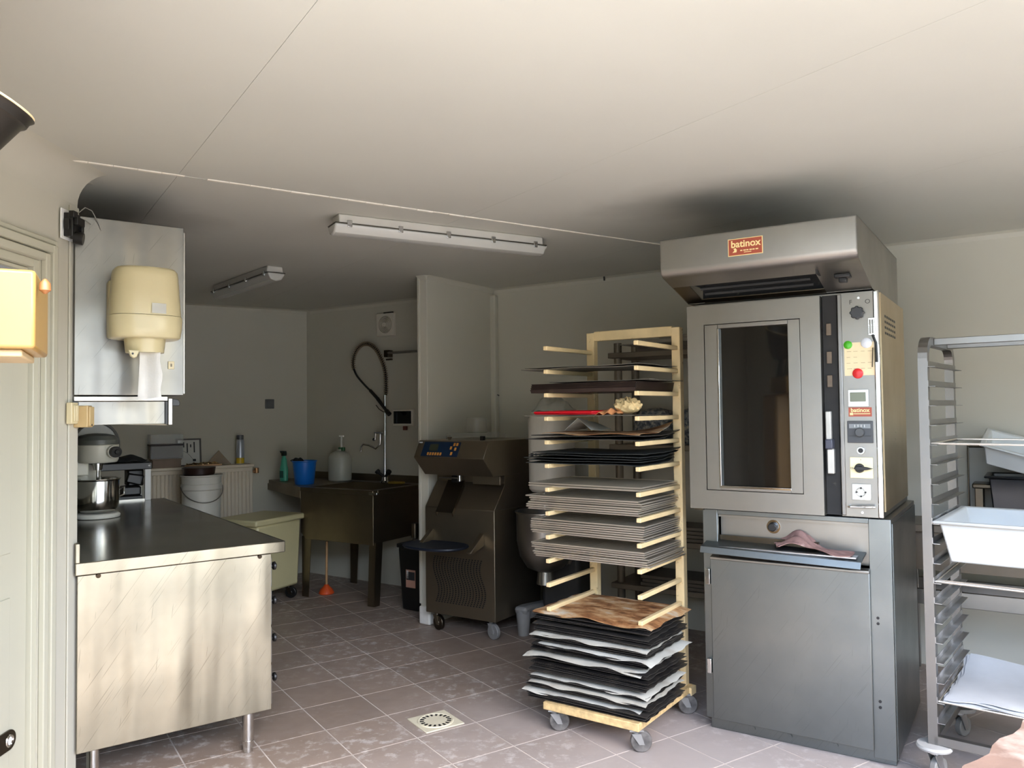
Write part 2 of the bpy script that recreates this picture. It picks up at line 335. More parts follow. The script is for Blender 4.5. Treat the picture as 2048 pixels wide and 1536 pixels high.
for k in range(60):     # cracked caulk bead along the joint of the two ceiling heights
    a0 = -.2 + k * .085
    if k % 7 == 3 and k < 14: continue
    g.box(a0, crease - .006, H - .003 - .002 * random.random(), a0 + .083, crease + .007, H + .004, M_TILEROT)
g.obj('caulk_bead', M_CAULK, ceil)
# outside: an added yard, and an unseen wall sized to cut low sky
yd = bx(-14, -16, -.12, 16, FY - .15, -.02).obj('ground', flat('yard_paving', (205, 196, 180), .8, var=.1, sc=2)); yd['kind'] = 'structure'
yw = bx(-14, -9.3, -.02, 16, -9.0, 4.4).obj('wall_added_outside', flat('render_wall', (196, 184, 162), .8, var=.06, sc=1)); yw['kind'] = 'structure'
# floor with single tiles
fl = bx(-4.4, FY - .15, -.12, 5.4, 8.4, -.0016).obj('floor', M_GROUT); fl['kind'] = 'structure'
TPA, TPB, TA0, TB0 = .308, .3225, 1.630 - .308 * 20, 2.945 - .3225 * 20
gt = .0034
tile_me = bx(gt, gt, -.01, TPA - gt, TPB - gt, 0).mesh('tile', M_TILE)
poly = [P0, P5, P4, P3, P2, p1, Vector((-1.7, 3.1))]
def inside(p):
    c = False
    for a, b in zip(poly, poly[1:] + poly[:1]):
        if (a.y > p.y) != (b.y > p.y) and p.x < (b.x - a.x) * (p.y - a.y) / (b.y - a.y) + a.x: c = not c
    return c
rest = G()
for i in range(0, 46):
    for j in range(-16, 46):
        a = TA0 + i * TPA; b = TB0 + j * TPB
        c = tX * (a + TPA / 2) + tY * (b + TPB / 2)
        if not inside(c.to_2d()): 
            if not any(inside((tX * (a + u * TPA) + tY * (b + v * TPB)).to_2d()) for u in (0, 1) for v in (0, 1)): continue
        q = c - Vector((0, 0, CAM_H)); d = q.dot(_f); px = 1024 + FPX * q.dot(_r) / d if d > .2 else -9e3; py = 768 - FPX * q.dot(_u) / d if d > .2 else 9e3
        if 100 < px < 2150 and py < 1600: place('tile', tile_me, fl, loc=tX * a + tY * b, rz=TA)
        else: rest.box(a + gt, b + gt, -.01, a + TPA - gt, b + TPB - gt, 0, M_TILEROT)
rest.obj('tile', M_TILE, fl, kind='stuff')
def cz_(px, py, z): return Vector((0, 0, CAM_H)) + ray(px, py) * ((z - CAM_H) / ray(px, py).z)
# ================================================================== LEFT DOOR
dr = bpy.data.objects.new('door_1', None); COL.objects.link(dr); dr['kind'] = 'structure'
M_DOOR = flat('door_paint', (190, 187, 168), 0.45, var=0.02, sc=2, dirt=((196, 176, 136), 3, 0.74))
def casing(z0, z1, y0, y1, name, rot=None):
    g = G()
    for (u, w, h) in ((0, .012, .012), (.014, .052, .020), (.056, .070, .028), (.074, .088, .016)): pass
    return g
g = G()       # moulded casing: three stepped strips up the right side and across the head
for (a, b, h) in ((.0, .028, .022), (.032, .062, .030), (.066, .085, .018)):
    g.box(-1.7, DY1 + a, 0, -1.7 + h, DY1 + b, DZ + b); g.box(-1.7, DY0 - b, DZ + a, -1.7 + h, DY1 + a, DZ + b); g.box(-1.7, DY0 - b, 0, -1.7 + h, DY0 - a, DZ + a)
g.obj('door_casing', M_DOOR, dr, bev=.004)
g = bx(-1.80, DY1 - .03, 0, -1.705, DY1, DZ); g.box(-1.80, DY0, DZ - .03, -1.705, DY1 - .03, DZ); g.box(-1.80, DY0, 0, -1.705, DY0 + .03, DZ - .03)
g.obj('door_frame', M_DOOR, dr, bev=.003)
lf = bx(-1.765, DY0 + .033, .012, -1.722, DY1 - .033, 1.80).obj('door_leaf', M_DOOR, dr, bev=.003)
bx(-1.722, DY0 + .12, .15, -1.717, DY1 - .13, .85).obj('panel', M_DOOR, lf, bev=.003); bx(-1.722, DY0 + .12, 1.0, -1.717, DY1 - .13, 1.68).obj('panel', M_DOOR, lf, bev=.003)
g = bx(-1.765, DY0 + .033, 1.804, -1.725, DY1 - .033, 1.83); g.box(-1.765, DY0 + .033, 1.985, -1.725, DY1 - .033, 1.998)
for y in (DY0 + .033, DY0 + .3, DY0 + .58, DY1 - .045): g.box(-1.765, y, 1.83, -1.725, y + .012, 1.985)
tr = g.obj('transom', M_DOOR, dr, bev=.002)
for y in (DY0 + .045, DY0 + .312, DY0 + .592): bx(-1.748, y, 1.83, -1.742, y + .255, 1.985).obj('pane', flat('frosted_glass', (150, 155, 160), .25, var=.03), tr)
g = G(); n = 14      # latch plate with an eye
ring = [(.034 * cos(pi * (i / n) - pi / 2), .034 * sin(pi * (i / n) - pi / 2)) for i in range(n + 1)]
for (y0, z0) in ((2.72, .375),):
    out = [(y0 - .25, z0 - .034)] + [(y0 + u, z0 + v) for u, v in ring] + [(y0 - .25, z0 + .034)]
    g.ext(out, 'x', -1.716, -1.708)
lp = g.obj('latch_plate', M_STD, dr, bev=.002)
g = G(); g.tube([(-1.706, 2.715 + .017 * cos(t), .375 + .017 * sin(t)) for t in [2 * pi * i / 16 for i in range(16)]], .004, 6, True); g.obj('latch_eye', M_CHR, lp)
G().cyl((-1.708, 2.715, .375), (-1.7065, 2.715, .375), .014, 14).obj('latch_hole', M_WHITE, lp)
# open socket, dangling wire, switches on the left wall
t = thing('wall_socket', 'dismantled black electrical socket hanging open above the door on the left wall', 'socket', p=(-1.692, 3.0, 2.19))
bx(0, -.035, -.055, .006, .05, .06).obj('back_plate', M_WHITE, t, bev=.002)
g = bx(.006, -.02, -.045, .04, .035, .045); g.box(.04, -.012, .0, .055, .04, .03); g.box(.02, .03, -.02, .05, .045, .02); g.box(.03, -.03, .025, .05, 0, .05); g.cyl((.03, .01, -.045), (.06, .02, -.05), .024, 14); g.box(.01, -.028, -.02, .03, -.018, .02)
g.obj('mechanism', M_BLACK, t, bev=.002)
g = G(); g.tube([(.04, .01, .045), (.06, .03, .075), (.07, .06, .07), (.08, .09, .03), (.085, .105, -.005)], .0022, 6); g.obj('wire', flat('grey_wire', (120, 118, 110), .5), t)
g = G(); g.tube([(.04, .0, .03), (.055, .04, .028), (.06, .07, .02)], .002, 6); g.obj('wire', MATS['grey_wire'], t)
t = thing('light_switch', 'cream double light switch at the wall corner left of the worktop', 'switch', p=(-1.692, 3.02, 1.475))
bx(0, -.005, -.04, .022, .04, .042).obj('housing', M_BEIGE, t, bev=.003); bx(.022, .004, -.03, .028, .018, .032).obj('rocker', M_BEIGE, t, bev=.002); bx(.022, .020, -.03, .028, .034, .032).obj('rocker', M_BEIGE, t, bev=.002)
t = thing('socket_box', 'tan plastic socket box at the wall corner beside the cream switch', 'socket', p=(-1.692, 3.085, 1.463))
bx(.0, -.02, -.042, .055, .022, .042).obj('housing', flat('tan_plastic', (196, 170, 122), .4, var=.05), t, bev=.003); bx(.055, -.015, -.037, .062, .018, .037).obj('cover', MATS['tan_plastic'], t, bev=.002); G().cyl((.0615, .0, -.033), (.0625, .0, -.033), .004, 10).obj('screw', M_BLACK, t)
# ================================================================== FOREGROUND MACHINE (upper left) AND TABLE (lower right)
M_OLDC = flat('old_cream_enamel', (150, 116, 62), .35, var=.05, sc=4, dirt=((170, 106, 48), 7, .70))
EY = Fr(0, 0, 90)      # plain room axes
MD = 1.30
bl, br_ = EY.L(-60, 700, MD), EY.L(97, 697, MD); btp = EY.L(50, 540, MD)
t = thing('dough_machine', 'old cream enamelled machine head with brown grease marks in the near left corner', 'machine', p=(br_.x - .022, MD, 0))
hd = bx(-.42, .0, br_.z, .0, .24, btp.z).obj('machine_head', M_OLDC, t, bev=.006); hd.rotation_euler = (0, 0, R_(26))
up0 = bx(-.40, .02, br_.z - .012, -.02, .22, br_.z).obj('underside_plate', flat('underside_tan', (188, 164, 124), .5, var=.1), t, bev=.003); up0.rotation_euler = (0, 0, R_(26))
G().lathe([(.002, -.012), (.009, -.006), (.008, .006), (.002, .013)], 12, (.004, .02, br_.z + .105)).obj('grease_lump', flat('brown_grease', (132, 84, 44), .5), t)
bx(-.40, .04, 0, -.24, .20, br_.z - .012).obj('column', M_OLDC, t, bev=.02); bx(-.48, -.06, 0, -.10, .34, .08).obj('foot', M_OLDC, t, bev=.02)
g = G(); g.lathe([(.05, 0), (.08, .05), (.125, .19), (.131, .195), (.133, .205), (.138, .21), (.133, .215), (.125, .205), (.09, .09), (.075, .06)], 40)
rc = EY.L(-58, 222, MD + .08)
hp = g.obj('hopper', flat('dark_pan', (62, 58, 52), .4, .6, var=.1), t); hp.rotation_euler = (R_(-4), R_(22), 0)
g = G(); g.tube([(.134 * cos(a), .134 * sin(a), .212) for a in [2 * pi * i / 40 for i in range(40)]], .0035, 6, True); g.obj('rim', M_RACK, hp)
hp.location = Vector((rc.x - br_.x - .132, .08, rc.z - .15)); hp.scale = (1.12, 1.12, 1.12)
g = G(); g.cyl((-.32, .08, btp.z - .01), (-.27, .08, rc.z - .13), .03, 14); g.obj('hopper_neck', M_STD, t)
wa, wb_ = cz_(1915, 1548, .88), cz_(2060, 1436, .88)
t = thing('work_table', 'flour dusted wooden worktop corner in the near right foreground', 'table', p=(wa.x, wa.y, 0), rz=math.atan2(wb_.y - wa.y, wb_.x - wa.x))
M_FLWOOD = flat('floured_wood', (92, 73, 62), .75, var=.12, sc=14, bump=.4, dirt=((124, 110, 100), 6, .5))
def ttop(u, v):
    return (u * 1.2 + (.006 * math.sin(v * 43) + .004 * math.sin(v * 97) if u == 0 else 0), -v * 1.0 + (.006 * math.sin(u * 51) if v == 0 else 0), .88)
G().sheet(ttop, 30, 30, .045).obj('tabletop', M_FLWOOD, t)
for (x, y) in ((.1, -.1), (1.1, -.1), (1.1, -.9), (.1, -.9)): bx(x - .04, y - .04, 0, x + .04, y + .04, .835).obj('leg', M_FLWOOD, t, bev=.004)
bx(.06, -.94, .74, 1.14, -.06, .834).obj('apron', M_FLWOOD, t)
# ================================================================== STEEL WORKTOP CABINET
cx, cy, cz = CF.Z(339, 995, .9); CL = cy      # far corner
t = thing('worktop_cabinet', 'stainless steel worktop cabinet with a scratched end panel on round legs', 'cabinet', CF)
g = G(); r = .018
pl = [(-.02, 0), (.80 - r, 0)] + [(.80 - r + r * sin(a), r - r * cos(a)) for a in (pi / 6, pi / 3, pi / 2)] + [(.80, CL), (-.02, CL)]
g.ext(pl, 'z', .856, .9); g.obj('worktop', M_STT, t, bev=.006)
g = bx(-.021, -.003, .853, .798, .006, .9015); g.box(.796, .004, .853, .803, CL, .9015); g.obj('edge_strip', M_STB, t, bev=.003)
bx(-.021, 0, .9, -.004, CL, .975).obj('upstand', M_STB, t, bev=.003)
bx(-.012, .03, .18, .738, CL - .05, .853).obj('carcass', M_ST, t)
bx(-.012, .012, .175, .742, .03, .85).obj('end_panel', M_STB, t, bev=.002)
for x in (.06, .69): G().cyl((x, .014, .846), (x, .004, .843), .009, 12).obj('screw', M_STD, t)
for j, (y0, y1) in enumerate(((.034, .55), (.56, 1.06), (1.07, 1.57), (1.58, CL - .06))):
    for (z0, z1) in ((.70, .83), (.535, .69), (.37, .525), (.19, .36)):
        d = bx(.738, y0, z0, .752, y1, z1).obj('drawer', M_ST, t, bev=.002)
        for yk in ((y0 + .035, y1 - .07) if j == 0 else ((y0 + y1) / 2,)):
            g = G(); g.lathe([(.006, 0), (.007, .012), (.018, .018), (.019, .026), (.010, .032)], 14); q = g.obj('knob', M_BLACK, d, loc=(.752, yk, (z0 + z1) / 2 + .02)); q.rotation_euler = (0, pi / 2, 0)
def legpost(x, y, par, h=.175):
    g = G(); g.cyl((x, y, .05), (x, y, h), .024, 20); g.cyl((x, y, 0), (x, y, .052), .0205, 20, .0245); g.obj('leg', M_CHR, par, bev=.0015)
for (x, y) in ((.06, .12), (.655, .06), (.655, .62), (.06, .62), (.655, CL - .12), (.06, CL - .12)): legpost(x, y, t)
# wall cabinet end
t = thing('wall_cabinet', 'stainless steel wall cabinet whose end panel carries the cream dispenser', 'cabinet', CF)
bx(-.03, .004, 1.545, .368, 1.7, 2.238).obj('carcass', M_ST, t)
bx(-.03, -.006, 1.545, .370, .004, 2.24).obj('end_panel', steel('cabinet_steel', (134, 131, 124), .36, (1, 1, 1), .25, .5, .08, dent=.04), t, bev=.002)
for k in range(3): d = bx(.368, .03 + k * .55, 1.55, .386, .57 + k * .55, 2.23).obj('door', M_ST, t, bev=.003); bx(.386, .50 + k * .55, 1.6, .400, .52 + k * .55, 1.72).obj('handle', M_CHR, d, bev=.003)
lk = bx(.309, -.011, 1.652, .333, -.006, 1.684).obj('lock_plate', M_BEIGE, t, bev=.002); g = bx(.318, -.013, 1.662, .324, -.011, 1.674).obj('keyhole', M_STD, lk)
t = thing('plate_rack', 'shallow bright steel box fixed under the wall cabinet', 'rack', CF)
bx(-.03, .02, 1.43, .305, 1.4, 1.52).obj('body', M_ST, t); bx(-.03, -.004, 1.522, .31, .03, 1.541).obj('top_rail', M_ST, t, bev=.002)
bx(-.015, .010, 1.432, .300, .02, 1.519).obj('front_plate', MATS['cabinet_steel'], t); bx(.302, .002, 1.428, .311, .03, 1.52).obj('shadow_gap', M_BLACK, t)
bx(.311, -.006, 1.424, .328, 1.4, 1.533).obj('end_flange', M_ST, t, bev=.002); bx(-.03, .0, 1.49, -.012, .018, 1.522).obj('pad', M_BLACK, t)
g = G(); g.ext([(.328, 1.532), (.352, 1.527), (.358, 1.515), (.356, 1.502), (.328, 1.502)], 'y', 0, .06); g.obj('stop_block', M_BLACK, t, bev=.002)
g = G(); g.ext([(.12, 1.430), (.31, 1.430), (.31, 1.422)], 'y', .01, 1.2); g.obj('bottom_lip', M_STD, t)
# centre-pull paper dispenser
dy = -.125
P = lambda px, py: CF.L(px, py, dy)
zc = lambda py: P(288, py).z
xl, xr = P(215, 660).x, P(361, 660).x; xc = (xl + xr) / 2; hw = (xr - xl) / 2
t = thing('paper_dispenser', 'cream plastic paper towel dispenser with paper hanging out on the steel cabinet end', 'dispenser', CF, (xc, dy, 0))
def lat(prof, name, mat, par, sy=.86, pw=.72, **k): g = G(); g.lathe(prof, 40, (0, 0, 0), 1, sy, pw); return g.obj(name, mat, par, ang=50, **k)
M_DISP = flat('dispenser_plastic', (200, 188, 148), .28, var=.02, sc=2)
wt = (P(354, 560).x - P(224, 560).x) / 2
lat([(.3 * wt, zc(538)), (wt * .9, zc(540)), (wt * .97, zc(545)), (wt * 1.0, zc(556)), (hw * .97, zc(634))], 'upper_cover', M_DISP, t)
lat([(hw * .99, zc(635)), (hw * 1.0, zc(640)), (hw * .985, zc(660)), (hw * .95, zc(676)), (hw * .90, zc(679)), (.4 * hw, zc(679))], 'lower_cover', M_DISP, t)
sp = lat([(hw * .565, zc(678)), (hw * .53, zc(700)), (hw * .52, zc(706)), (.2 * hw, zc(706))], 'spout', M_DISP, t, 1.0, .9); sp.location = (0, 0, 0)
bx(-hw * .9, .06, zc(676), hw * .9, .118, zc(560)).obj('back_plate', M_DISP, t, bev=.01)
g = G(); g.ext([(-.075, zc(704)), (-.035, zc(704)), (-.045, zc(717)), (-.055, zc(720)), (-.066, zc(716))], 'y', -.09, -.07); lt = g.obj('latch_tab', M_DISP, t, bev=.003); G().cyl((-.06, -.0915, zc(711)), (-.06, -.09, zc(711)), .004, 10).obj('lock', M_BLACK, lt)
x0, x1 = P(291, 610).x - xc, P(320, 610).x - xc
st = G().sheet(lambda u, v: (x0 + (x1 - x0) * u, -math.sqrt(max(0, 1 - ((x0 + (x1 - x0) * u) / (hw * 1.02)) ** 2)) * .103 - .012, zc(612) - v * (zc(612) - zc(631))), 6, 2, .0015).obj('sticker', M_WHITE, t)
M_PAPER = flat('tissue_paper', (214, 212, 206), .9, var=.04, sc=20, bump=.3)
pw0, pw1 = P(270, 750).x - xc, P(316, 750).x - xc
G().sheet(lambda u, v: (pw0 + (pw1 - pw0) * u + .012 * (1 - v) * (u < .01) - .004 * math.sin(v * 9) * (u > .99), -.03 + .018 * math.sin(u * 5.0) - .02 * v, zc(704) - v * (zc(704) - zc(800 - 6 * u))), 10, 14, .001).obj('paper', M_PAPER, t)
# stand mixer
b = CF.Z(195, 1035, .9); bxx, byy = b.x, b.y
t = thing('stand_mixer', 'white stand mixer with a shiny steel bowl at the near left of the worktop', 'mixer', CF, (bxx, byy, .9))
M_MIX = flat('mixer_enamel', (216, 212, 196), .35, var=.03)
g = G(); g.lathe([(.08, 0), (.112, .002), (.115, .016), (.105, .026), (.06, .030)], 36); g.obj('base', M_MIX, t, bev=.002)
g = G(); g.lathe([(.06, .030), (.085, .034), (.104, .06), (.110, .10), (.111, .205), (.117, .212), (.116, .216), (.108, .212), (.106, .10), (.095, .05), (.06, .04)], 40); bw = g.obj('bowl', M_CHR, t)
g = G(); g.tube([(.112, 0, .15), (.135, 0, .16), (.135, 0, .12), (.112, 0, .11)], .005, 8); g.obj('bowl_handle', M_CHR, bw)
bx(-.11, .08, .02, .03, .2, .32).obj('column', M_MIX, t, bev=.02)
bx(-.115, -.01, .235, -.045, .06, .33).obj('side_box', M_MIX, t, bev=.006); 
g = G(); g.lathe([(.05, .30), (.10, .305), (.107, .32), (.108, .40), (.104, .405), (.03, .406)], 32, (0, .02, 0), 1, 1.25); hdd = g.obj('head', M_MIX, t, bev=.003)
g = G(); g.lathe([(.104, .406), (.105, .43), (.09, .452), (.05, .462), (.01, .465)], 32, (0, .02, 0), 1, 1.25); g.obj('head_cover', flat('mixer_grey', (96, 98, 92), .4), t)
g = G(); g.cyl((.05, -.08, .365), (.062, -.125, .365), .034, 20); g.obj('knob_collar', M_MIX, hdd); g = G(); g.cyl((.062, -.125, .365), (.07, -.15, .365), .030, 20); g.cyl((.07, -.15, .365), (.073, -.16, .365), .012, 12); g.obj('knob', M_BLACK, hdd, bev=.002)
g = G(); g.cyl((0, 0, .30), (0, 0, .262), .028, 20, .022); g.cyl((0, 0, .262), (0, 0, .15), .008, 12); g.obj('drive_shaft', M_CHR, t)
g = G()
for k in range(5):
    a = pi * k / 5; g.tube([(.07 * sin(q) * cos(a), .07 * sin(q) * sin(a), .16 - .09 * (1 - cos(q)) / 2) for q in [2 * pi * i / 16 for i in range(16)]], .002, 5, True)
g.obj('whisk', M_CHR, t)
g = G(); g.tube([(.115 * cos(q), .06, .40 + .125 * sin(q)) for q in [pi * i / 20 - .5 for i in range(27)]], .008, 8); g.obj('guard_hoop', flat('guard_grey', (88, 88, 84), .3), t)
g = G(); g.lathe([(.088, 0), (.115, 0), (.115, .006), (.088, .006)], 36); gd = g.obj('splash_guard', glassy('clear_guard', (190, 190, 185), .1, .35), t, loc=(0, .065, .40)); gd.rotation_euler = (R_(90), 0, 0)
# small steel stand with a black top
b = CF.Z(293, 1000, .9)
t = thing('machine_stand', 'low steel stand with a black top on the worktop behind the mixer', 'stand', CF, (b.x, b.y, .9))
bx(-.36, -.02, .205, .03, .33, .25).obj('stand_top', M_BLACK, t, bev=.004)
for (x, y) in ((0, 0), (-.33, 0), (-.33, .29), (0, .29)): bx(x - .012, y - .012, 0, x + .025, y + .004, .205).obj('leg', M_WHITE if x == 0 else M_ST, t, bev=.002)
bx(-.33, -.008, .0, 0, .004, .012).obj('cross_bar', M_ST, t); bx(-.29, .02, .004, -.02, .25, .03).obj('tray', M_BLACK, t, bev=.004)
g = bx(-.13, .06, .03, -.02, .2, .09); g.box(-.10, .08, .09, .0, .2, .2); g.ext([(-.12, .12), (-.02, .09), (.0, .16), (-.10, .18)], 'y', .05, .1); g.obj('motor_block', M_BLACK, t, bev=.01)
G().cyl((.012, -.024, .228), (.012, -.019, .228), .006, 12).obj('button', M_WHITE, t)
g = G(); g.tube([(-.28, .02, .2), (-.26, .0, .14), (-.245, .01, .08), (-.26, .03, .03)], .003, 6); g.obj('cable', M_BLACK, t)
def rag(w, d, h, seed):
    rr = random.Random(seed); ph = [rr.random() * 6 for _ in range(6)]
    return lambda u, v: (w * (u - .5), d * (v - .5), h * (max(0, sin(pi * u) * sin(pi * v)) ** .6) * (.7 + .3 * sin(7 * u + ph[0]) * cos(6 * v + ph[1])) + .006 * sin(17 * u + ph[2]) + .004)
o = G().sheet(rag(.30, .2, .05, 3), 18, 12, .004).obj('black_cloth', flat('black_fabric', (20, 20, 20), .9, var=.3), loc=CF.w(b.x - .14, b.y + .13, 1.158), rz=CF.rz); tag(o, 'crumpled black cloth lying on the black topped steel stand', 'cloth')
# ================================================================== BACK LEFT ALCOVE
M_RAD = flat('radiator_paint', (218, 206, 184), .45, var=.03, dirt=((190, 170, 130), 6, .72))
t = thing('radiator', 'cream ribbed panel radiator under the back left wall', 'radiator', LF, (-1.35, -.14, 0))
bx(0, 0, .20, .82, .09, 1.0).obj('body', M_RAD, t, bev=.006)
for k in range(26): G().ext([(.012 + k * .0312, -.010), (.018 + k * .0312, -.014), (.030 + k * .0312, -.014), (.036 + k * .0312, -.010), (.036 + k * .0312, 0), (.012 + k * .0312, 0)], 'z', .23, .965).obj('rib', M_RAD, t)
bx(-.008, -.02, 1.0, .828, .13, 1.024).obj('top_grille', M_RAD, t, bev=.004)
g = G(); g.cyl((.83, .05, .955), (.87, .05, .955), .012, 12); g.cyl((.865, .05, .94), (.865, .05, .985), .02, 14); g.obj('valve', flat('valve_brass', (170, 130, 90), .4, .6), t)
for x in (.1, .72): bx(x - .02, .02, 0, x + .02, .07, .2).obj('foot', M_RAD, t)
RZ = 1.024
def onrad(px, y=-.08): q = LF.L(px, 920, y); return q.x
x = onrad(331)
t = thing('storage_box', 'clear plastic box of dark contents on top of the wooden box on the radiator', 'box', LF, (x, -.08, RZ + .075))
M_CLR = glassy('clear_plastic', (190, 186, 172), .15, .2); M_DARKC = flat('dark_contents', (40, 26, 22), .6, var=.4)
g = bx(-.125, -.075, 0, .125, .075, .004); 
for a in ((-.125, -.075, 0, .125, -.072, .2), (-.125, .072, 0, .125, .075, .2), (-.125, -.075, 0, -.122, .075, .2), (.122, -.075, 0, .125, .075, .2)): g.box(*a)
g.obj('tub', M_CLR, t); bx(-.12, -.07, .005, .12, .07, .115).obj('contents', M_DARKC, t, bev=.004); bx(-.128, -.078, .105, .128, .078, .12).obj('dark_rim', M_DARKC, t, bev=.002)
t = thing('wooden_box', 'low brown box standing on the radiator under the clear box', 'box', LF, (x, -.08, RZ))
bx(-.11, -.07, 0, .11, .07, .068).obj('body', flat('brown_box', (128, 108, 90), .6, var=.15), t, bev=.004); bx(-.115, -.075, .064, .115, .075, .0745).obj('lid', MATS['brown_box'], t, bev=.002)
x = onrad(378, -.05)
t = thing('framed_notice', 'dark framed white notice leaning on the wall above the radiator', 'frame', LF, (x, -.06, RZ)); t.rotation_euler = (R_(-9), 0, LF.rz)
g = bx(-.1, -.008, 0, .1, .008, .012); g.box(-.1, -.008, .222, .1, .008, .234); g.box(-.1, -.008, .012, -.086, .008, .222); g.box(.086, -.008, .012, .1, .008, .222); g.obj('frame', flat('dark_frame', (70, 64, 58), .5), t)
nt = bx(-.086, -.003, .012, .086, .003, .222).obj('notice', flat('notice_paper', (206, 204, 196), .6, var=.03), t)
M_INK = flat('ink', (44, 42, 42), .8)
for k in range(4): bx(-.045 + k * .028, -.0036, .19 - .045 * (k % 2) - .03, -.035 + k * .028, -.003, .205 - .01 * (k % 3)).obj('print', M_INK, nt)
g = G(); g.tube([(-.06 + .1 * u, -.0035, .13 - .09 * u * u) for u in [i / 10 for i in range(11)]], .0015, 4); g.obj('print', M_INK, nt); bx(.03, -.0036, .04, .055, -.003, .06).obj('print', M_INK, nt)
x = onrad(404, -.09)
t = thing('metal_tray', 'bronze tray heaped with small metal parts on the radiator', 'tray', LF, (x, -.10, RZ))
g = bx(-.15, -.05, 0, .15, .05, .003); g.box(-.15, -.05, 0, .15, -.046, .014); g.box(-.15, .046, 0, .15, .05, .014); g.obj('pan', flat('bronze', (130, 100, 70), .4, .7), t)
g = G()
for k in range(60): a = random.random() * pi; q = Vector((random.uniform(-.12, .12), random.uniform(-.035, .035), .008 + .02 * random.random())); dd = Vector((cos(a), sin(a), random.uniform(-.3, .3))) * .02; g.cyl(q - dd, q + dd, .0035, 6)
g.obj('metal_parts', flat('shiny_bits', (205, 175, 130), .25, .9, var=.3), t, kind='stuff')
x = onrad(437, -.06)
o = G().ext([(-.11, 0), (.11, 0), (0.01, .125)], 'y', -.003, .003).obj('glass_sheet', glassy('amber_sheet', (170, 150, 125), .2, .45), loc=LF.w(x, -.045, RZ + .001), rz=LF.rz); o.rotation_euler = (R_(-10), 0, LF.rz); tag(o, 'thin brownish triangular sheet leaning on the wall behind the metal tray', 'sheet')
x = onrad(481)
t = thing('aerosol_can', 'slim blue and white aerosol can with a yellow base label on the radiator', 'can', LF, (x, -.07, RZ))
g = G(); g.lathe([(.033, 0), (.034, .004), (.034, .2), (.03, .212), (.022, .218)], 24); g.obj('can_body', flat('can_blue', (176, 182, 190), .3, .3, var=.03), t)
g = G(); g.lathe([(.0345, .006), (.0345, .055)], 24); g.v = g.v; g.obj('yellow_band', flat('yellow_band', (200, 170, 40), .4), t); g = G(); g.lathe([(.028, .212), (.029, .245), (.026, .252)], 20); g.obj('cap', flat('cap_grey', (96, 98, 104), .4), t)
# white buckets in front of the radiator
b = LF.L(403, 1010, -.42); bw = (LF.L(443, 980, -.42).x - LF.L(361, 980, -.42).x) / 2; zt = LF.L(403, 950, -.42).z
t = thing('storage_bucket', 'tall white plastic bucket with a wire handle in front of the radiator', 'bucket', LF, (b.x, -.42, 0))
M_WB = flat('bucket_white', (222, 218, 206), .4, var=.03)
g = G(); g.lathe([(bw * .82, .0), (bw * .84, .01), (bw * .93, zt - .12), (bw * 1.0, zt - .11), (bw, zt - .07), (bw * .95, zt - .065), (bw * .97, zt - .01), (bw * 1.03, zt - .005), (bw * 1.02, zt + .004), (bw * .95, zt - .005), (bw * .9, .05)], 36); g.obj('bucket_body', M_WB, t)
g = G(); g.tube([(bw * 1.02 * cos(a), -bw * 1.02 * abs(sin(a)) - .006, zt - .09 - .12 * sin(a) ) for a in [pi * i / 18 for i in range(19)]], .004, 6); g.obj('wire_handle', M_ST, t)
t = thing('dark_tub', 'low dark brown tub on top of the white bucket', 'tub', LF, (b.x - .02, -.42, zt + .005))
g = G(); g.lathe([(bw * .72, 0), (bw * .76, .004), (bw * .8, .05), (bw * .82, .058), (bw * .78, .06), (bw * .3, .062)], 32); g.obj('tub_body', flat('dark_brown', (52, 34, 28), .35, var=.1), t)
# wall switch
q = LF.L(539, 808); t = thing('wall_switch', 'dark grey square switch on the back left wall', 'switch', LF, (q.x, 0, q.z))
bx(-.04, -.012, -.042, .04, 0, .042).obj('plate', flat('grey_switch', (84, 86, 84), .4), t, bev=.004); bx(-.028, -.017, -.03, .028, -.012, .03).obj('rocker', MATS['grey_switch'], t, bev=.003)
# wheeled ingredient bin
b = WF.Z(560, 1165); t = thing('ingredient_bin', 'beige wheeled ingredient bin with a lid left of the sink', 'bin', p=(-1.98, 6.25, 0), rz=R_(-26))
M_BIN = flat('bin_plastic', (206, 196, 150), .4, var=.04, sc=3)
g = G(); g.ext([(-.17, .10), (.17, .10), (.2, .62), (-.2, .62)], 'y', -.24, .24); g.obj('bin_body', M_BIN, t, bev=.02); bx(-.215, -.27, .62, .215, .27, .665).obj('lid', M_BIN, t, bev=.012)
cl = bx(-.03, -.246, .54, .01, -.238, .585).obj('clip', M_WHITE, t, bev=.002); G().cyl((-.01, -.248, .56), (-.01, -.245, .56), .008, 10).obj('clip_hole', M_STD, cl)
for (x, y) in ((-.12, -.18), (.12, -.18), (.12, .18), (-.12, .18)): caster(t, x, y, .045, .105, M_BLACK, M_STD)
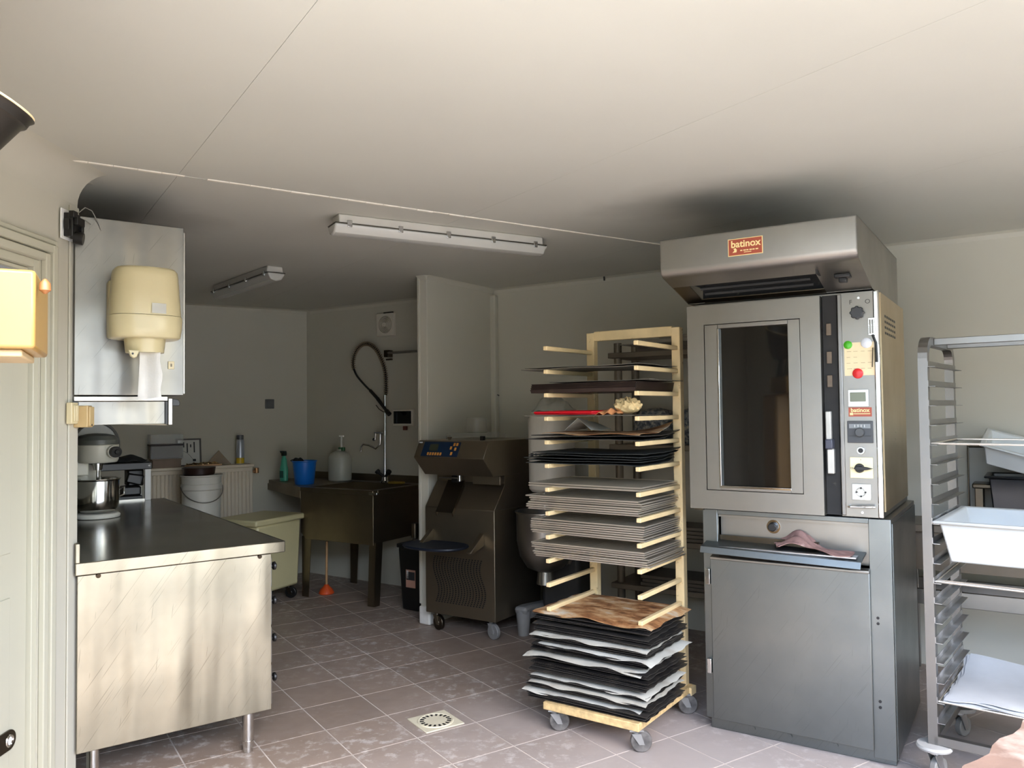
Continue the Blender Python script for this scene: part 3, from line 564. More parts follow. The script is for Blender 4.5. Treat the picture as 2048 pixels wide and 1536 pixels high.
# ---- sink unit in the corner
SF = Fr(-1.71, 6.40, 121)
SW, SD, SZ = .76, .64, .87
M_SK = steel('sink_steel', (134, 122, 102), .42, (1, 1, 20), .2)
t = thing('sink_table', 'dark stainless steel sink table with a deep apron against the back wall', 'sink', SF)
g = bx(0, 0, SZ - .035, SW, .06, SZ); g.box(0, SD - .08, SZ - .035, SW, SD, SZ); g.box(0, .06, SZ - .035, .06, SD - .08, SZ); g.box(SW - .06, .06, SZ - .035, SW, SD - .08, SZ); g.obj('rim', M_SK, t, bev=.004)
g = bx(.06, .06, SZ - .36, SW - .06, SD - .08, SZ - .35); g.box(.05, .05, SZ - .36, .06, SD - .07, SZ - .03); g.box(SW - .06, .05, SZ - .36, SW - .05, SD - .07, SZ - .03); g.box(.06, .05, SZ - .36, SW - .06, .06, SZ - .03); g.box(.06, SD - .08, SZ - .36, SW - .06, SD - .07, SZ - .03); g.obj('basin', M_SK, t)
g = G(); g.ext([(0, SZ - .035), (SW, SZ - .035), (SW, SZ - .41), (.06, SZ - .41), (0, SZ - .36)], 'y', .004, .02); g.obj('front_apron', M_SK, t, bev=.003)
bx(SW - .02, .02, SZ - .40, SW - .004, SD, SZ - .035).obj('side_apron', M_SK, t, bev=.003)
bx(SW - .03, -.012, SZ - .03, SW + .05, .012, SZ - .012).obj('clamp', M_CHR, t, bev=.003)
for (x, y) in ((.05, .03), (SW - .04, .03), (SW - .04, SD - .05), (.05, SD - .05)):
    s = 1 if x < SW / 2 else -1
    g = G(); g.ext([(x - .035 * (s > 0) - .005, .48), (x + .06, .48), (x + (.03 if s > 0 else .035), 0), (x - (.03 if s > 0 else .025), 0)], 'y', y - .02, y - .016); g.ext([(y - .02, .48), (y + .08, .48), (y + .04, 0), (y - .02, 0)], 'x', (x - .04) if s > 0 else (x + .038), (x - .036) if s > 0 else (x + .042)); g.obj('leg', M_SK, t)
# drainboard wedge between sink and left wall
c0 = SF.w(0, 0); c1 = SF.w(0, SD); kk = c0.to_2d(); dv = Vector((sin(R_(-33)), cos(R_(-33)))); c2 = meet(kk, dv, P3, LF.X.to_2d()); cc = P3 + Vector((.03, -.04))
t = thing('drainboard', 'wedge shaped steel drainboard in the corner left of the sink', 'worktop', p=(0, 0, 0))
g = G(); g.ext([(c0.x, c0.y), (c1.x, c1.y), (P3.x + .02, P3.y - .03), (c2.x + .02, c2.y - .03)], 'z', SZ - .035, SZ); g.obj('top', M_SK, t, bev=.003)
wn_ = Vector((-SF.X.x, -SF.X.y))
g = G(); d_ = (c2 - kk).normalized(); e_ = Vector((d_.y, -d_.x)) * .014; g.ext([tuple(kk), tuple(c2), tuple(c2 + e_), tuple(kk + e_)], 'z', SZ - .09, SZ - .034); g.obj('front_lip', M_SK, t)
o = bx(-1.75, -.012, SZ, .66, 0, SZ + .06).obj('splash_strip', M_SK, None, loc=WF.w(-.62, -.002), rz=WF.rz); tag(o, 'low steel splash strip along the back wall behind the sink', 'splashback')
def pre_rinse():
    q = WF.L(770, 950, -.10); x0, y0 = q.x, -.10; z = lambda py: WF.L(770, py, -.10).z; X = lambda px, py: WF.L(px, py, -.10).x
    t = thing('spray_tap', 'chrome pre-rinse tap with a looping spring hose above the sink', 'tap', WF, (x0, y0, SZ))
    B = lambda px, py, y=0: (X(px, py) - x0, y, z(py) - SZ)
    g = G(); g.lathe([(.045, 0), (.05, .006), (.03, .02), (.024, .05)], 20); g.obj('base_flange', M_CHR, t)
    g = G(); g.cyl((0, 0, .02), B(770, 790), .011, 14); g.obj('riser', M_CHR, t)
    for s in (-1, 1):
        g = G(); g.cyl((0, 0, .045), (s * .055, -.02, .085), .012, 12); g.cyl((s * .055, -.02, .085), (s * .07, -.025, .10), .022, 14); g.obj('tap_handle', M_BLACK, t)
    p = B(770, 865); g = G(); g.cyl((p[0], 0, p[2] - .025), (p[0], 0, p[2] + .02), .018, 14); g.cyl(p, B(750, 865), .012, 12); g.cyl(B(752, 862), B(750, 880), .006, 10); g.obj('valve_body', M_CHR, t); G().lathe([(.005, -.014), (.013, -.008), (.014, .004), (.006, .012)], 12, B(748, 879)).obj('valve_knob', M_BLACK, t)
    g = G(); g.tube([B(764, 868, -.02), B(764, 888, -.02), B(758, 897, -.04), B(748, 890, -.06), B(740, 888, -.08), B(737, 893, -.085), B(736, 903, -.085)], .009, 10); g.obj('swivel_spout', M_CHR, t)
    path = [(772, 790), (772, 765), (770, 740), (763, 718), (754, 700), (745, 690), (735, 685), (724, 686), (714, 695), (708, 708), (706, 722), (708, 736)]
    def cr(P, n=8):
        out = []
        for i in range(len(P) - 1):
            p0, p1, p2, p3 = (Vector(P[max(0, min(len(P) - 1, k))]) for k in (i - 1, i, i + 1, i + 2))
            for k in range(n):
                u = k / n; out.append(.5 * ((2 * p1) + (p2 - p0) * u + (2 * p0 - 5 * p1 + 4 * p2 - p3) * u * u + (3 * p1 - p0 - 3 * p2 + p3) * u ** 3))
        return out + [Vector(P[-1])]
    c = cr([Vector(B(a, b)) for a, b in path], 8)
    g = G(); g.tube(c, .008, 8); hs = g.obj('hose', M_BLACK, t)
    tot = [0]
    for a, b in zip(c, c[1:]): tot.append(tot[-1] + (b - a).length)
    coil = []; turns = 46; k = 0
    for i in range(turns * 8 + 1):
        s = tot[-1] * i / (turns * 8)
        while k < len(c) - 2 and tot[k + 1] < s: k += 1
        u = (s - tot[k]) / max(1e-6, tot[k + 1] - tot[k]); p = c[k].lerp(c[k + 1], u); d = (c[k + 1] - c[k]).normalized(); n1 = Vector((0, 1, 0)); n2 = d.cross(n1).normalized(); a = 2 * pi * i / 8
        coil.append(p + (n1 * cos(a) + n2 * sin(a)) * .0165)
    g = G(); g.tube(coil, .0038, 5); g.obj('spring', flat('spring_bronze', (150, 132, 106), .35, .6), t)
    g = G(); g.tube(cr([Vector(B(a, b, y)) for a, b, y in ((708, 736, 0), (716, 750, -.01), (732, 768, -.02), (748, 783, -.03), (760, 796, -.03))], 5), .009, 8); g.obj('hose', M_BLACK, t)
    g = G(); g.cyl(B(745, 780, -.028), B(760, 797, -.03), .014, 12); g.cyl(B(760, 797, -.03), B(778, 822, -.03), .016, 12, .012); g.cyl(B(778, 822, -.03), B(784, 829, -.03), .02, 14); sp = g.obj('spray_gun', M_BLACK, t)
    g = G(); g.tube([B(772, 824, -.03), B(763, 818, -.03), B(757, 810, -.03)], .004, 6); g.obj('trigger', M_STD, sp)
pre_rinse()
q0, q1 = WF.L(757, 628), WF.L(792, 672)
t = thing('extractor_fan', 'square white extractor fan high on the back wall above the sink', 'fan', WF, ((q0.x + q1.x) / 2, 0, (q0.z + q1.z) / 2))
M_FAN = flat('fan_white', (214, 208, 192), .45, var=.03)
bx(-.1, -.03, -.1, .1, 0, .1).obj('housing', M_FAN, t, bev=.006); 
for k in range(5):
    r = .028 + k * .011; g = G(); g.tube([(r * cos(a), -.034, r * sin(a)) for a in [2 * pi * i / 32 for i in range(32)]], .0035, 6, True); g.obj('grille_ring', M_FAN, t)
G().cyl((0, -.0305, 0), (0, -.030, 0), .076, 36).obj('dark_opening', M_STD, t); G().cyl((0, -.038, 0), (0, -.030, 0), .020, 20).obj('hub', M_FAN, t)
bx(-.01, -.035, .095, .1, -.028, .104).obj('pull_cord_slot', M_STD, t)
q0, q1 = WF.L(776, 706, -.05), WF.L(846, 699, -.05)
t = thing('wall_rail', 'steel bracket rail on the back wall beside the partition', 'rail', WF, (q0.x, -.05, q0.z))
g = G(); g.cyl((0, 0, 0), (q1.x - q0.x + .3, 0, .0), .011, 12); g.obj('rod', M_ST, t); g = bx(-.04, -.01, -.035, .01, .05, .025); g.box(-.055, .03, -.06, .01, .05, -.045); g.obj('bracket', M_STD, t, bev=.003)
q0, q1 = WF.L(790, 820), WF.L(830, 852)
t = thing('control_display', 'white framed control panel with a black screen on the back wall', 'panel', WF, ((q0.x + q1.x) / 2, 0, (q0.z + q1.z) / 2))
hx, hz = (q1.x - q0.x) / 2, (q0.z - q1.z) / 2
bx(-hx, -.03, -hz, hx, 0, hz + .005).obj('frame', M_FAN, t, bev=.005); bx(-hx + .012, -.033, -hz + .02, hx - .016, -.03, hz - .01).obj('screen', flat('screen', (8, 12, 16), .15), t); bx(.0, -.03, -hz - .035, .035, -.005, -hz).obj('red_plug', flat('red_plug', (92, 44, 32), .5), t, bev=.004)
# on the sink
def put(px, py, r=.12): a = WF.Z(px, py, SZ); a.y = min(a.y, -r); return a
a = put(568, 962, .07); t = thing('spray_bottle', 'turquoise spray bottle with a black trigger standing on the drainboard', 'bottle', WF, (a.x, a.y, SZ))
M_TQ = flat('turquoise', (84, 190, 160), .3, var=.05)
g = G(); g.lathe([(.035, 0), (.042, .004), (.042, .11), (.034, .14), (.028, .19), (.018, .21), (.017, .225)], 24, (0, 0, 0), 1, .7); bd = g.obj('bottle_body', M_TQ, t); g = bx(-.018, -.016, .22, .02, .016, .25); g.ext([(-.045, .262), (.02, .262), (.024, .245), (-.03, .24)], 'y', -.012, .012); g.obj('trigger_head', flat('dark_green', (16, 40, 36), .4), t, bev=.003)
bx(-.02, -.031, .03, .025, -.028, .09).obj('label', flat('bottle_label', (40, 96, 84), .5), t)
a = put(609, 968, .13); t = thing('cleaning_bucket', 'bright blue plastic bucket on the drainboard', 'bucket', WF, (a.x, a.y, SZ))
g = G(); g.lathe([(.075, 0), (.078, .004), (.098, .185), (.104, .19), (.104, .196), (.096, .196), (.074, .01)], 32); g.obj('bucket_body', flat('bucket_blue', (22, 104, 190), .35, var=.04), t)
o = G().sheet(rag(.09, .08, .03, 9), 12, 10, .004).obj('dark_sponge', flat('sponge_dark', (24, 24, 26), .9), loc=WF.w(a.x - .05, a.y - .03, SZ + .19), rz=WF.rz); tag(o, 'dark cloth folded over the left rim of the blue bucket', 'cloth')
a = put(680, 962, .13); t = thing('jerrycan', 'translucent white jerrycan with a green cap and pump beside the blue bucket', 'canister', WF, (a.x, a.y, SZ))
g = G(); g.lathe([(.085, 0), (.098, .01), (.1, .03), (.1, .20), (.085, .235), (.05, .255), (.028, .262), (.026, .275)], 32, (0, 0, 0), 1, .85, .8); g.obj('can_body', flat('milky_plastic', (196, 196, 182), .35, var=.03, Transmission_Weight=.15), t)
for s in (-.014, .02): G().cyl((s + .02, 0, .262), (s + .02, 0, .292), .017, 14).obj('cap', flat('green_cap', (20, 84, 36), .4), t)
g = G(); g.cyl((.02, 0, .29), (.02, 0, .385), .008, 10); g.cyl((.045, 0, .388), (-.005, 0, .388), .007, 10); g.obj('pump', M_WHITE, t)
a = put(806, 966, .1); o = bx(-.07, -.03, 0, .07, .03, .018).obj('scouring_cloth', flat('yellow_cloth', (150, 122, 40), .8), loc=WF.w(a.x, a.y - .03, SZ + .001), rz=WF.rz, bev=.006); tag(o, 'folded yellow cloth on the right end of the sink rim', 'cloth')
a = WF.Z(653, 1187); t = thing('plunger', 'orange rubber plunger with a wooden handle under the sink', 'plunger', WF, (a.x, a.y, 0))
g = G(); g.lathe([(.058, 0), (.062, .006), (.05, .035), (.024, .06), (.014, .075)], 24); g.obj('rubber_cup', flat('orange_rubber', (206, 76, 24), .5), t); g = G(); g.cyl((0, 0, .07), (.006, 0, .42), .010, 10); g.obj('handle', flat('pale_wood', (180, 140, 96), .6), t)
a = WF.Z(822, 1222); t = thing('waste_bin', 'black plastic bin with a red and white label beside the partition', 'bin', WF, (a.x, a.y + .12, 0))
g = G(); g.ext([(-.085, .002), (.085, .002), (.125, .46), (-.125, .46)], 'y', -.12, .12); g.obj('bin_body', flat('bin_black', (14, 14, 13), .4), t, bev=.015); bx(-.13, -.13, .455, .13, .13, .485).obj('rim', MATS['bin_black'], t, bev=.006)
lb = bx(-.045, -.1225, .17, .045, -.120, .30).obj('label', flat('label_pink', (176, 132, 112), .6), t); bx(-.04, -.1235, .225, .04, -.1225, .285).obj('label_print', M_INK, lb); bx(-.04, -.1235, .235, -.02, -.1223, .292).obj('label_print', M_WHITE, lb)
t = thing('drain_pipe', 'grey waste pipe with a trap hanging under the sink', 'pipe', WF, (a.x - .17, a.y + .25, 0))
g = G(); g.tube([(0, 0, .5), (0, 0, .30), (-.02, 0, .255), (-.05, 0, .25), (-.08, 0, .28), (-.09, 0, .36)], .02, 10); g.obj('trap', flat('pipe_grey', (64, 58, 52), .5), t); G().cyl((-.0, 0, .22), (0, 0, .27), .032, 14).obj('cleanout', M_BLACK, t); g = G(); g.cyl((0, 0, .49), (0, 0, .6), .03, 14); g.obj('collar', M_STD, t)
# ---- ceiling lamps
M_LENS = flat('lamp_lens', (214, 212, 202), .2, var=.02, Transmission_Weight=.25); M_BASEW = flat('lamp_base', (196, 192, 182), .4, var=.05)
def tube_lamp(name, label, p, q, clips):
    p, q = Vector(p), Vector(q); L = (q - p).length; az = math.atan2((q - p).y, (q - p).x)
    t = thing(name, label, 'lamp', p=(p.x, p.y, H), rz=az, group='fluorescent ceiling lamps')
    g = G(); g.ext([(-.05, 0), (.05, 0), (.056, -.045), (-.056, -.045)], 'x', .02, L - .02); g.obj('housing', M_BASEW, t, bev=.006)
    g = G(); g.ext([(-.058, -.045), (.058, -.045), (.055, -.06), (.035, -.088), (.0, -.098), (-.035, -.088), (-.055, -.06)], 'x', 0, L); ln = g.obj('diffuser', M_LENS, t, bev=.008)
    bx(.0, -.06, -.047, L, .06, -.043).obj('gasket', M_STD, t)
    for k in range(clips):
        x = L * (.06 + .88 * k / (clips - 1))
        for s in (-1, 1): bx(x - .012, s * .057 - .005, -.062, x + .012, s * .057 + .006, -.03).obj('clip', M_CHR, t, bev=.002)
    g = G(); g.cyl((L, 0, -.04), (L + .03, 0, -.04), .012, 10); g.obj('cable_gland', M_WHITE, t)
    return t
def cz_(px, py, z): return Vector((0, 0, CAM_H)) + ray(px, py) * ((z - CAM_H) / ray(px, py).z)
a, b = cz_(663, 455, H - .06), cz_(1082, 500, H - .06)
tube_lamp('ceiling_lamp', 'long clear covered fluorescent lamp on the ceiling near the middle of the room', a, b, 5)
a, b = cz_(553, 553, H - .07), cz_(437, 592, H - .07)
tube_lamp('ceiling_lamp', 'fluorescent lamp seen end-on at the back of the ceiling above the radiator', a, b, 4)
# ================================================================== ICE CREAM MACHINE
M_ICE = steel('machine_steel', (142, 131, 112), .46, (1, 1, 30), .12)
t = thing('ice_cream_machine', 'tall dark stainless ice cream machine on grey castors beside the partition', 'machine', MF)
X0, X1 = -.055, .51; XM = (X0 + X1) / 2
bx(X0, 0, .12, X1, .56, .825).obj('lower_body', M_ICE, t, bev=.004)
bx(X0 + .004, .13, .825, X1 - .004, .56, 1.06).obj('upper_body', M_ICE, t)
g = G(); g.ext([(0, .825), (.13, .825), (.13, .99)], 'x', X0, X1); g.obj('sloped_deck', M_ICE, t, bev=.003)
g = G(); g.ext([(-.055, 1.272), (-.115, 1.162), (.0, 1.042), (.56, 1.042), (.56, 1.272)], 'x', X0, X1); hd = g.obj('control_head', M_ICE, t, bev=.003)
def on_panel(x0, x1, u0, u1, h, name, mat, par):      # u runs down the sloping front of the head
    a = Vector((-.055, 1.272)); d = Vector((-.06, -.11)); n = Vector((-.11, .06)).normalized()
    pts = [a + d * u0, a + d * u1, a + d * u1 + n * h, a + d * u0 + n * h]
    return G().ext([tuple(p) for p in pts], 'x', x0, x1).obj(name, mat, par)
cp = on_panel(.0, .30, .08, .92, .002, 'control_panel', flat('panel_blue', (12, 34, 58), .3, var=.1), hd)
on_panel(.055, .125, .22, .62, .003, 'display', flat('lcd_olive', (58, 60, 44), .25), cp)
M_KEY = flat('orange_keys', (206, 140, 60), .45)
for k in range(6): on_panel(.05 + k * .021, .063 + k * .021, .70, .86, .0035, 'key', M_KEY, cp)
for (x, u) in ((.225, .34), (.245, .14), (.268, .14), (.262, .40), (.24, .66)): on_panel(x, x + .015, u, u + .17, .0035, 'key', M_KEY, cp)
on_panel(-.045, -.02, .10, .16, .002, 'maker_plate', M_WHITE, hd)
g = G(); g.ext([(.10, .94), (.105, .94), (-.055, .80), (-.06, .80)], 'x', .085, .2); g.box(.085, -.055, .80, .09, .10, .83); ch = g
ch = G(); ch.ext([(.10, 1.0), (.11, 1.0), (-.03, .80), (-.04, .80)], 'x', .07, .2); ch.ext([(.10, 1.0), (.10, .96), (-.03, .775), (-.04, .80)], 'x', .066, .07); ch.ext([(.10, 1.0), (.10, .96), (-.03, .775), (-.04, .80)], 'x', .2, .204); ch.obj('pouring_chute', M_STD, t)
bx(.1, .09, .93, .17, .128, 1.03).obj('outlet', M_BLACK, t, bev=.004)
g = G(); g.cyl((.03, .05, 1.02), (.2, .05, 1.02), .006, 10); g.cyl((.2, .05, 1.0), (.2, .05, 1.042), .014, 12); g.obj('gate_bar', M_CHR, t); bx(.3, .06, .985, .515, .075, 1.038).obj('side_plate', M_ICE, t, bev=.002)
M_TRAYB = flat('blue_black_tray', (16, 24, 38), .5, var=.1)
g = G(); g.lathe([(.16, 0), (.19, .004), (.2, .014), (.198, .022), (.17, .018), (.02, .016)], 32, (.15, -.15, .585), 1.15, .75, .8); g.obj('drip_tray', M_TRAYB, t)
for (x, s) in ((.395, 1), (-.02, -1)): g = G(); g.ext([(0, .68), (0, .60), (-.13, .56), (-.15, .575)], 'x', x, x + .035); g.obj('tray_bracket', M_ICE, t, bev=.004)
g = G()
for i in range(17):
    for j in range(25):
        z = .20 + j * .0123; x = .03 + i * .0235 + .022 * sin((z - .2) * 20.0)
        g.box(x, -.0012, z, x + .012, .002, z + .0075)
g.obj('vent_slots', M_BLACK, t, kind='stuff')
M_CAST = flat('caster_grey', (132, 130, 126), .5)
for i, (x, y) in enumerate(((.0, .05), (.445, .05), (.0, .5), (.445, .5))): caster(t, x, y, .05, .12, M_CAST if i == 1 else M_STD, M_CAST if i == 1 else M_ICE, rz=-.25)
bx(.06, .08, 1.274, .33, .42, 1.315).obj('hopper_lid', M_CLR, t, bev=.008)
g = G(); g.cyl((.2, .25, 1.315), (.2, .25, 1.42), .075, 24, .07); g.obj('hopper_cylinder', glassy('faint_plastic', (170, 165, 150), .2, .22), t)
g = G(); g.lathe([(.01, 0), (.012, .012), (.018, .02), (.008, .03)], 14, (.135, .03, 1.272)); g.obj('hopper_knob', M_CHR, t); bx(.36, .06, 1.272, .385, .09, 1.30).obj('catch', M_BLACK, t, bev=.003)
# ================================================================== FLOOR MIXER AND SHELVING BEHIND THE RACK
BF = Fr(0.26, 5.30, 118)
t = thing('floor_mixer', 'large white floor mixer with a steel bowl half hidden behind the loaded rack', 'mixer', BF)
M_FM = flat('mixer_white', (206, 200, 186), .4, var=.04, dirt=((150, 138, 116), 6, .72)); M_FMG = flat('mixer_dark', (54, 52, 50), .5)
bx(-.12, .06, .10, .16, .42, .95).obj('column', M_FMG, t, bev=.03); g = G(); g.lathe([(.12, .93), (.135, .95), (.138, 1.40), (.12, 1.44), (.05, 1.455)], 32, (0, .0, 0), 1, 1.3, .8); hd = g.obj('head', M_FM, t)
for k, sx_ in enumerate((-.06, -.03, .0, .03, .06)): 
    bx(sx_ - .008, -.182, 1.165 + .006 * (k % 2), sx_ + .008, -.165, 1.185).obj('print', M_INK, hd)
for k in range(4): bx(-.05 + k * .02, -.18, 1.145, -.038 + k * .02, -.165, 1.152).obj('print', M_INK, hd)
g = G(); g.lathe([(.05, .42), (.12, .45), (.165, .52), (.185, .62), (.188, .80), (.195, .805), (.195, .812), (.18, .81), (.178, .63), (.12, .47)], 36, (-.0, -.12, 0)); bw_ = g.obj('bowl', M_ST, t); 
g = G(); g.cyl((0, -.12, .34), (0, -.12, .43), .06, 20, .05); g.obj('bowl_foot', M_ST, t); g = G(); g.tube([(.19, -.14, .78), (.25, -.22, .74), (.27, -.26, .64), (.25, -.25, .56), (.2, -.2, .5)], .012, 8); g.obj('lift_arm', M_CHR, t)
g = G(); g.cyl((0, -.12, .82), (0, -.12, .95), .03, 16); g.obj('drive_shaft', M_CHR, t)
for s in (-1, 1):
    g = G(); g.ext([(.35, .06), (.35, .13), (-.12, .19), (-.20, .19), (-.20, .15), (-.13, .10)], 'x', s * .15 - .045, s * .15 + .045); fo = g.obj('foot', M_CAST if s < 0 else M_FMG, t, bev=.02)
    g = G(); g.cyl((s * .15, -.15, 0), (s * .15, -.15, .16), .035, 16, .05); g.obj('foot_post', M_CAST if s < 0 else M_FMG, t)
bx(-.15, .08, .02, .17, .40, .12).obj('base', M_FMG, t, bev=.02)
M_FILM = glassy('clear_film', (200, 198, 186), .3, .4)
o = G().sheet(rag(.24, .2, .13, 21), 16, 14, .003).obj('plastic_bag', M_FILM, loc=BF.w(.02, 0, 1.457), rz=BF.rz); tag(o, 'crumpled clear plastic bag lying on top of the floor mixer', 'bag')
HF = Fr(.66, 5.24, 123.5); SHX, SHY = .86, .33
t = thing('steel_shelving', 'grey round-posted steel shelving unit against the wall behind the rack', 'shelf', HF)
M_SHG = flat('shelf_grey', (122, 112, 98), .45, .4, var=.08)
for (x, y) in ((0.03, 0.03), (SHX - .03, .03), (SHX - .03, SHY - .03), (.03, SHY - .03)): g = G(); g.cyl((x, y, 0), (x, y, 1.90), .026, 16); g.obj('post', M_SHG, t)
shz = (.30, .60, 1.20, 1.80)
for z in shz: bx(-.02, -.02, z, SHX + .02, SHY + .02, z + .035).obj('shelf', M_SHG, t, bev=.004)
tk = 0
for (z, n) in ((.335, 3), (.635, 4), (1.835, 2)):
    for k in range(n):
        g = bx(-.28, -.19, 0, .28, .19, .004); g.box(-.28, -.19, 0, .28, -.186, .022); g.box(-.28, .186, 0, .28, .19, .022); g.box(-.28, -.186, 0, -.276, .186, .022); g.box(.276, -.186, 0, .28, .186, .022)
        o = g.obj('metal_tray', flat('tray_grey', (96, 90, 82), .4, .6, var=.15), loc=HF.w(.46 + .012 * (k % 2), .19, z + k * .0235), rz=HF.rz, bev=.002)
        tag(o, 'grey metal tray, %s from the bottom on the %s shelf of the grey shelving' % (ordinal(k), {.335: 'lowest', .635: 'second', 1.835: 'top'}[z]), 'tray', 'trays on the grey shelving')
t2 = thing('flat_box', 'pale grey flat box on top of the tray pile on the grey shelving', 'box', HF, (.52, .19, 1.884)); bx(-.28, -.17, 0, .3, .12, .03).obj('box_body', flat('pale_grey', (150, 142, 128), .5), t2, bev=.003); bx(-.2, -.15, .03, .3, .10, .05).obj('lid', MATS['pale_grey'], t2, bev=.003)
M_FLOR = None
def m_floral():
    n = NT('floral_print'); co = n.coord('Object'); n.set(Base_Color=n.ramp(n.noise(co, 34, 4, .7), [(.38, lin((40, 50, 66))), (.5, lin((104, 112, 120))), (.62, lin((176, 172, 160)))]), Roughness=.6); return n.m
M_FLOR = m_floral()
for k, (x, w) in enumerate(((.22, .15), (.5, .15))):
    g = G(); g.lathe([(w * .9, 0), (w, .02), (w * .98, .16), (w * .7, .215), (w * .2, .235)], 24, (0, 0, 0), 1, .8, .8)
    o = g.obj('printed_bag', M_FLOR, loc=HF.w(x, .2, 1.236), rz=HF.rz); tag(o, 'blue and white printed bag on the grey shelving, %s' % ('beside the left post' if k == 0 else 'nearer the oven'), 'bag')
# ================================================================== LOADED RACK
t = thing('baking_rack', 'cream painted cantilever rack on castors holding piles of trays', 'rack', KF)
UL, UR = -.085, .392
bx(-.05, -.565, .098, .43, .03, .132).obj('base_board', flat('chipboard', (206, 176, 124), .7, var=.25, sc=40), t, bev=.003)
for x in (UL, UR): bx(x - .022, -.016, .125, x + .022, .026, 1.865).obj('upright', M_RACK, t, bev=.003)
bx(UL + .02, -.012, 1.822, UR - .02, .018, 1.872).obj('top_bar', M_RACK, t, bev=.003); bx(UL - .02, -.016, .09, UR + .05, .04, .126).obj('bottom_bar', M_RACK, t)
LEV = [1.772 - .1125 * k for k in range(12)]
prong_me = bx(-.011, -.455, -.020, .011, -.010, 0).mesh('prong', M_RACK)
for z in LEV:
    for x in (UL, UR): place('prong', prong_me, t, .003, (x, 0, z))
for (x, y) in ((-.01, -.53), (.40, -.53), (.40, -.02), (-.01, -.02)): caster(t, x, y, .046, .1, flat('worn_wheel', (92, 88, 84), .6, var=.5, sc=30), M_CAST, rz=.6)
# a sheet of steel or parchment in the rack frame; x centre .105, front edge y0
def wavy(w, d, amp, seed, curl=0.0, droop=0.0):
    rr = random.Random(seed); ph = [rr.random() * 6.28 for _ in range(8)]; k1, k2, k3 = rr.uniform(4, 7), rr.uniform(9, 14), rr.uniform(20, 28)
    def f(u, v):
        z = amp * (.5 * sin(k1 * u + ph[0]) + .35 * sin(k2 * u + 2 * v + ph[1]) + .2 * sin(7 * v + ph[2]))
        if droop:
            e = max(0, 1 - v / .10); e2 = max(0, 1 - (1 - u) / .08); e3 = max(0, 1 - u / .08)
            z -= droop * (e ** 1.6) * (.75 + .6 * sin(k2 * u + ph[3])) + droop * .8 * (e2 ** 1.6) * (.7 + .6 * sin(9 * v + ph[4])) + droop * .5 * e3 ** 1.6
        if curl: z += curl * max(0, (u + v - 1.45) / .55) ** 2
        jx = .004 * sin(k3 * v + ph[5]) * (1 if u < .01 or u > .99 else 0); jy = .006 * sin(k3 * u + ph[6]) * (1 if v < .01 else 0) if droop else 0
        return (w * (u - .5) + jx, d * v + jy, z)
    return f
def put_sheet(kind, x, y, z, seed, rz=0.0, w=.6, d=.4, amp=.002, th=.0025, mat=None, curl=0, droop=0, label='', cat='tray', group=None):
    o = G().sheet(wavy(w, d, amp, seed, curl, droop), 22, 14, th).obj(kind, mat or M_SHEET, loc=KF.w(x, y, z), rz=KF.rz + rz)
    if label: tag(o, label, cat, group)
    return o
rr = random.Random(11)
z = .1345; seq = 'ssssp sssp ssp  sssss sssp  sssp ssssp ssss  ssssB'
ns = np_ = 0; items = []
zz = z
for ch_ in seq:
    if ch_ == ' ': zz += .0085; continue
    items.append((ch_, zz)); zz += {'s': .0092, 'p': .0062, 'B': .006}[ch_]
scale = (.512 - z) / (zz - z)
S_tot = sum(1 for c, _ in items if c == 's'); P_tot = sum(1 for c, _ in items if c == 'p')
for c, q in items:
    zq = z + .004 + (q - z) * scale; f = (zq - z) / .4
    xo = .136 + rr.uniform(-.012, .012) + .02 * (1 - f); yo = -.548 + .09 * f + rr.uniform(-.012, .012); rz = rr.uniform(-.02, .02)
    if c == 's':
        ns += 1; k = S_tot - ns
        put_sheet('baking_sheet', xo, yo, zq, ns * 3, rz, .6, .4, .0016, .0022, label='black baking sheet, %s from the %s of the bottom rack pile' % ((ordinal(k), 'top') if k < S_tot // 2 else (ordinal(ns - 1), 'bottom')), group='black baking sheets in the bottom pile')
    elif c == 'p':
        np_ += 1
        put_sheet('parchment_sheet', xo + rr.uniform(-.02, .02), yo - .012, zq + .001, 100 + np_, rz + rr.uniform(-.03, .03), .60, .41, .0022, .0012, M_PARCH, 0, .009, 'crinkled grey parchment, %s parchment from the floor in the bottom rack pile' % ordinal(np_ - 1), 'parchment', 'parchment sheets in the bottom pile')
    else:
        put_sheet('browned_parchment', xo + .004, yo - .006, zq + .006, 77, rz, .62, .43, .003, .0015, M_BROWN, .0, .012, 'browned baked parchment sheet on top of the bottom pile on the rack', 'parchment')
# wire cooling grids
def grid_meshes():
    g = G(); g.tube([(-.3, 0, 0), (.3, 0, 0), (.3, .4, 0), (-.3, .4, 0)], .0034, 6, True); f = g.mesh('grid_frame', M_WIRE)
    g = G()
    for k in range(25): y = .0154 + k * .0154; g.cyl((-.3, y, .001), (.3, y, .001), .0010, 4)
    for x in (-.15, 0, .15): g.cyl((x, 0, -.001), (x, .4, -.001), .0018, 5)
    return f, g.mesh('wires', M_WIREB)
gf, gw = grid_meshes()
for lvl, n, pile in ((6, 2, 'topmost grid pair'), (7, 7, 'upper grid pile'), (8, 7, 'middle grid pile'), (9, 7, 'lowest grid pile')):
    for k in range(n):
        xo = .085 + rr.uniform(-.01, .012) + (.03 if lvl == 9 else .012 if lvl == 8 else 0) * (1 - k / 10); yo = -.418 + rr.uniform(-.006, .006)
        o = place('cooling_grid', gf, loc=KF.w(xo, yo, LEV[lvl] + .0045 + k * .0104), rz=KF.rz + rr.uniform(-.008, .008))
        w_ = place('wires', gw, o, kind='stuff')
        tag(o, 'wire cooling grid, %s from the bottom of the %s on the rack' % (ordinal(k), pile), 'cooling rack', 'wire cooling grids on the rack')
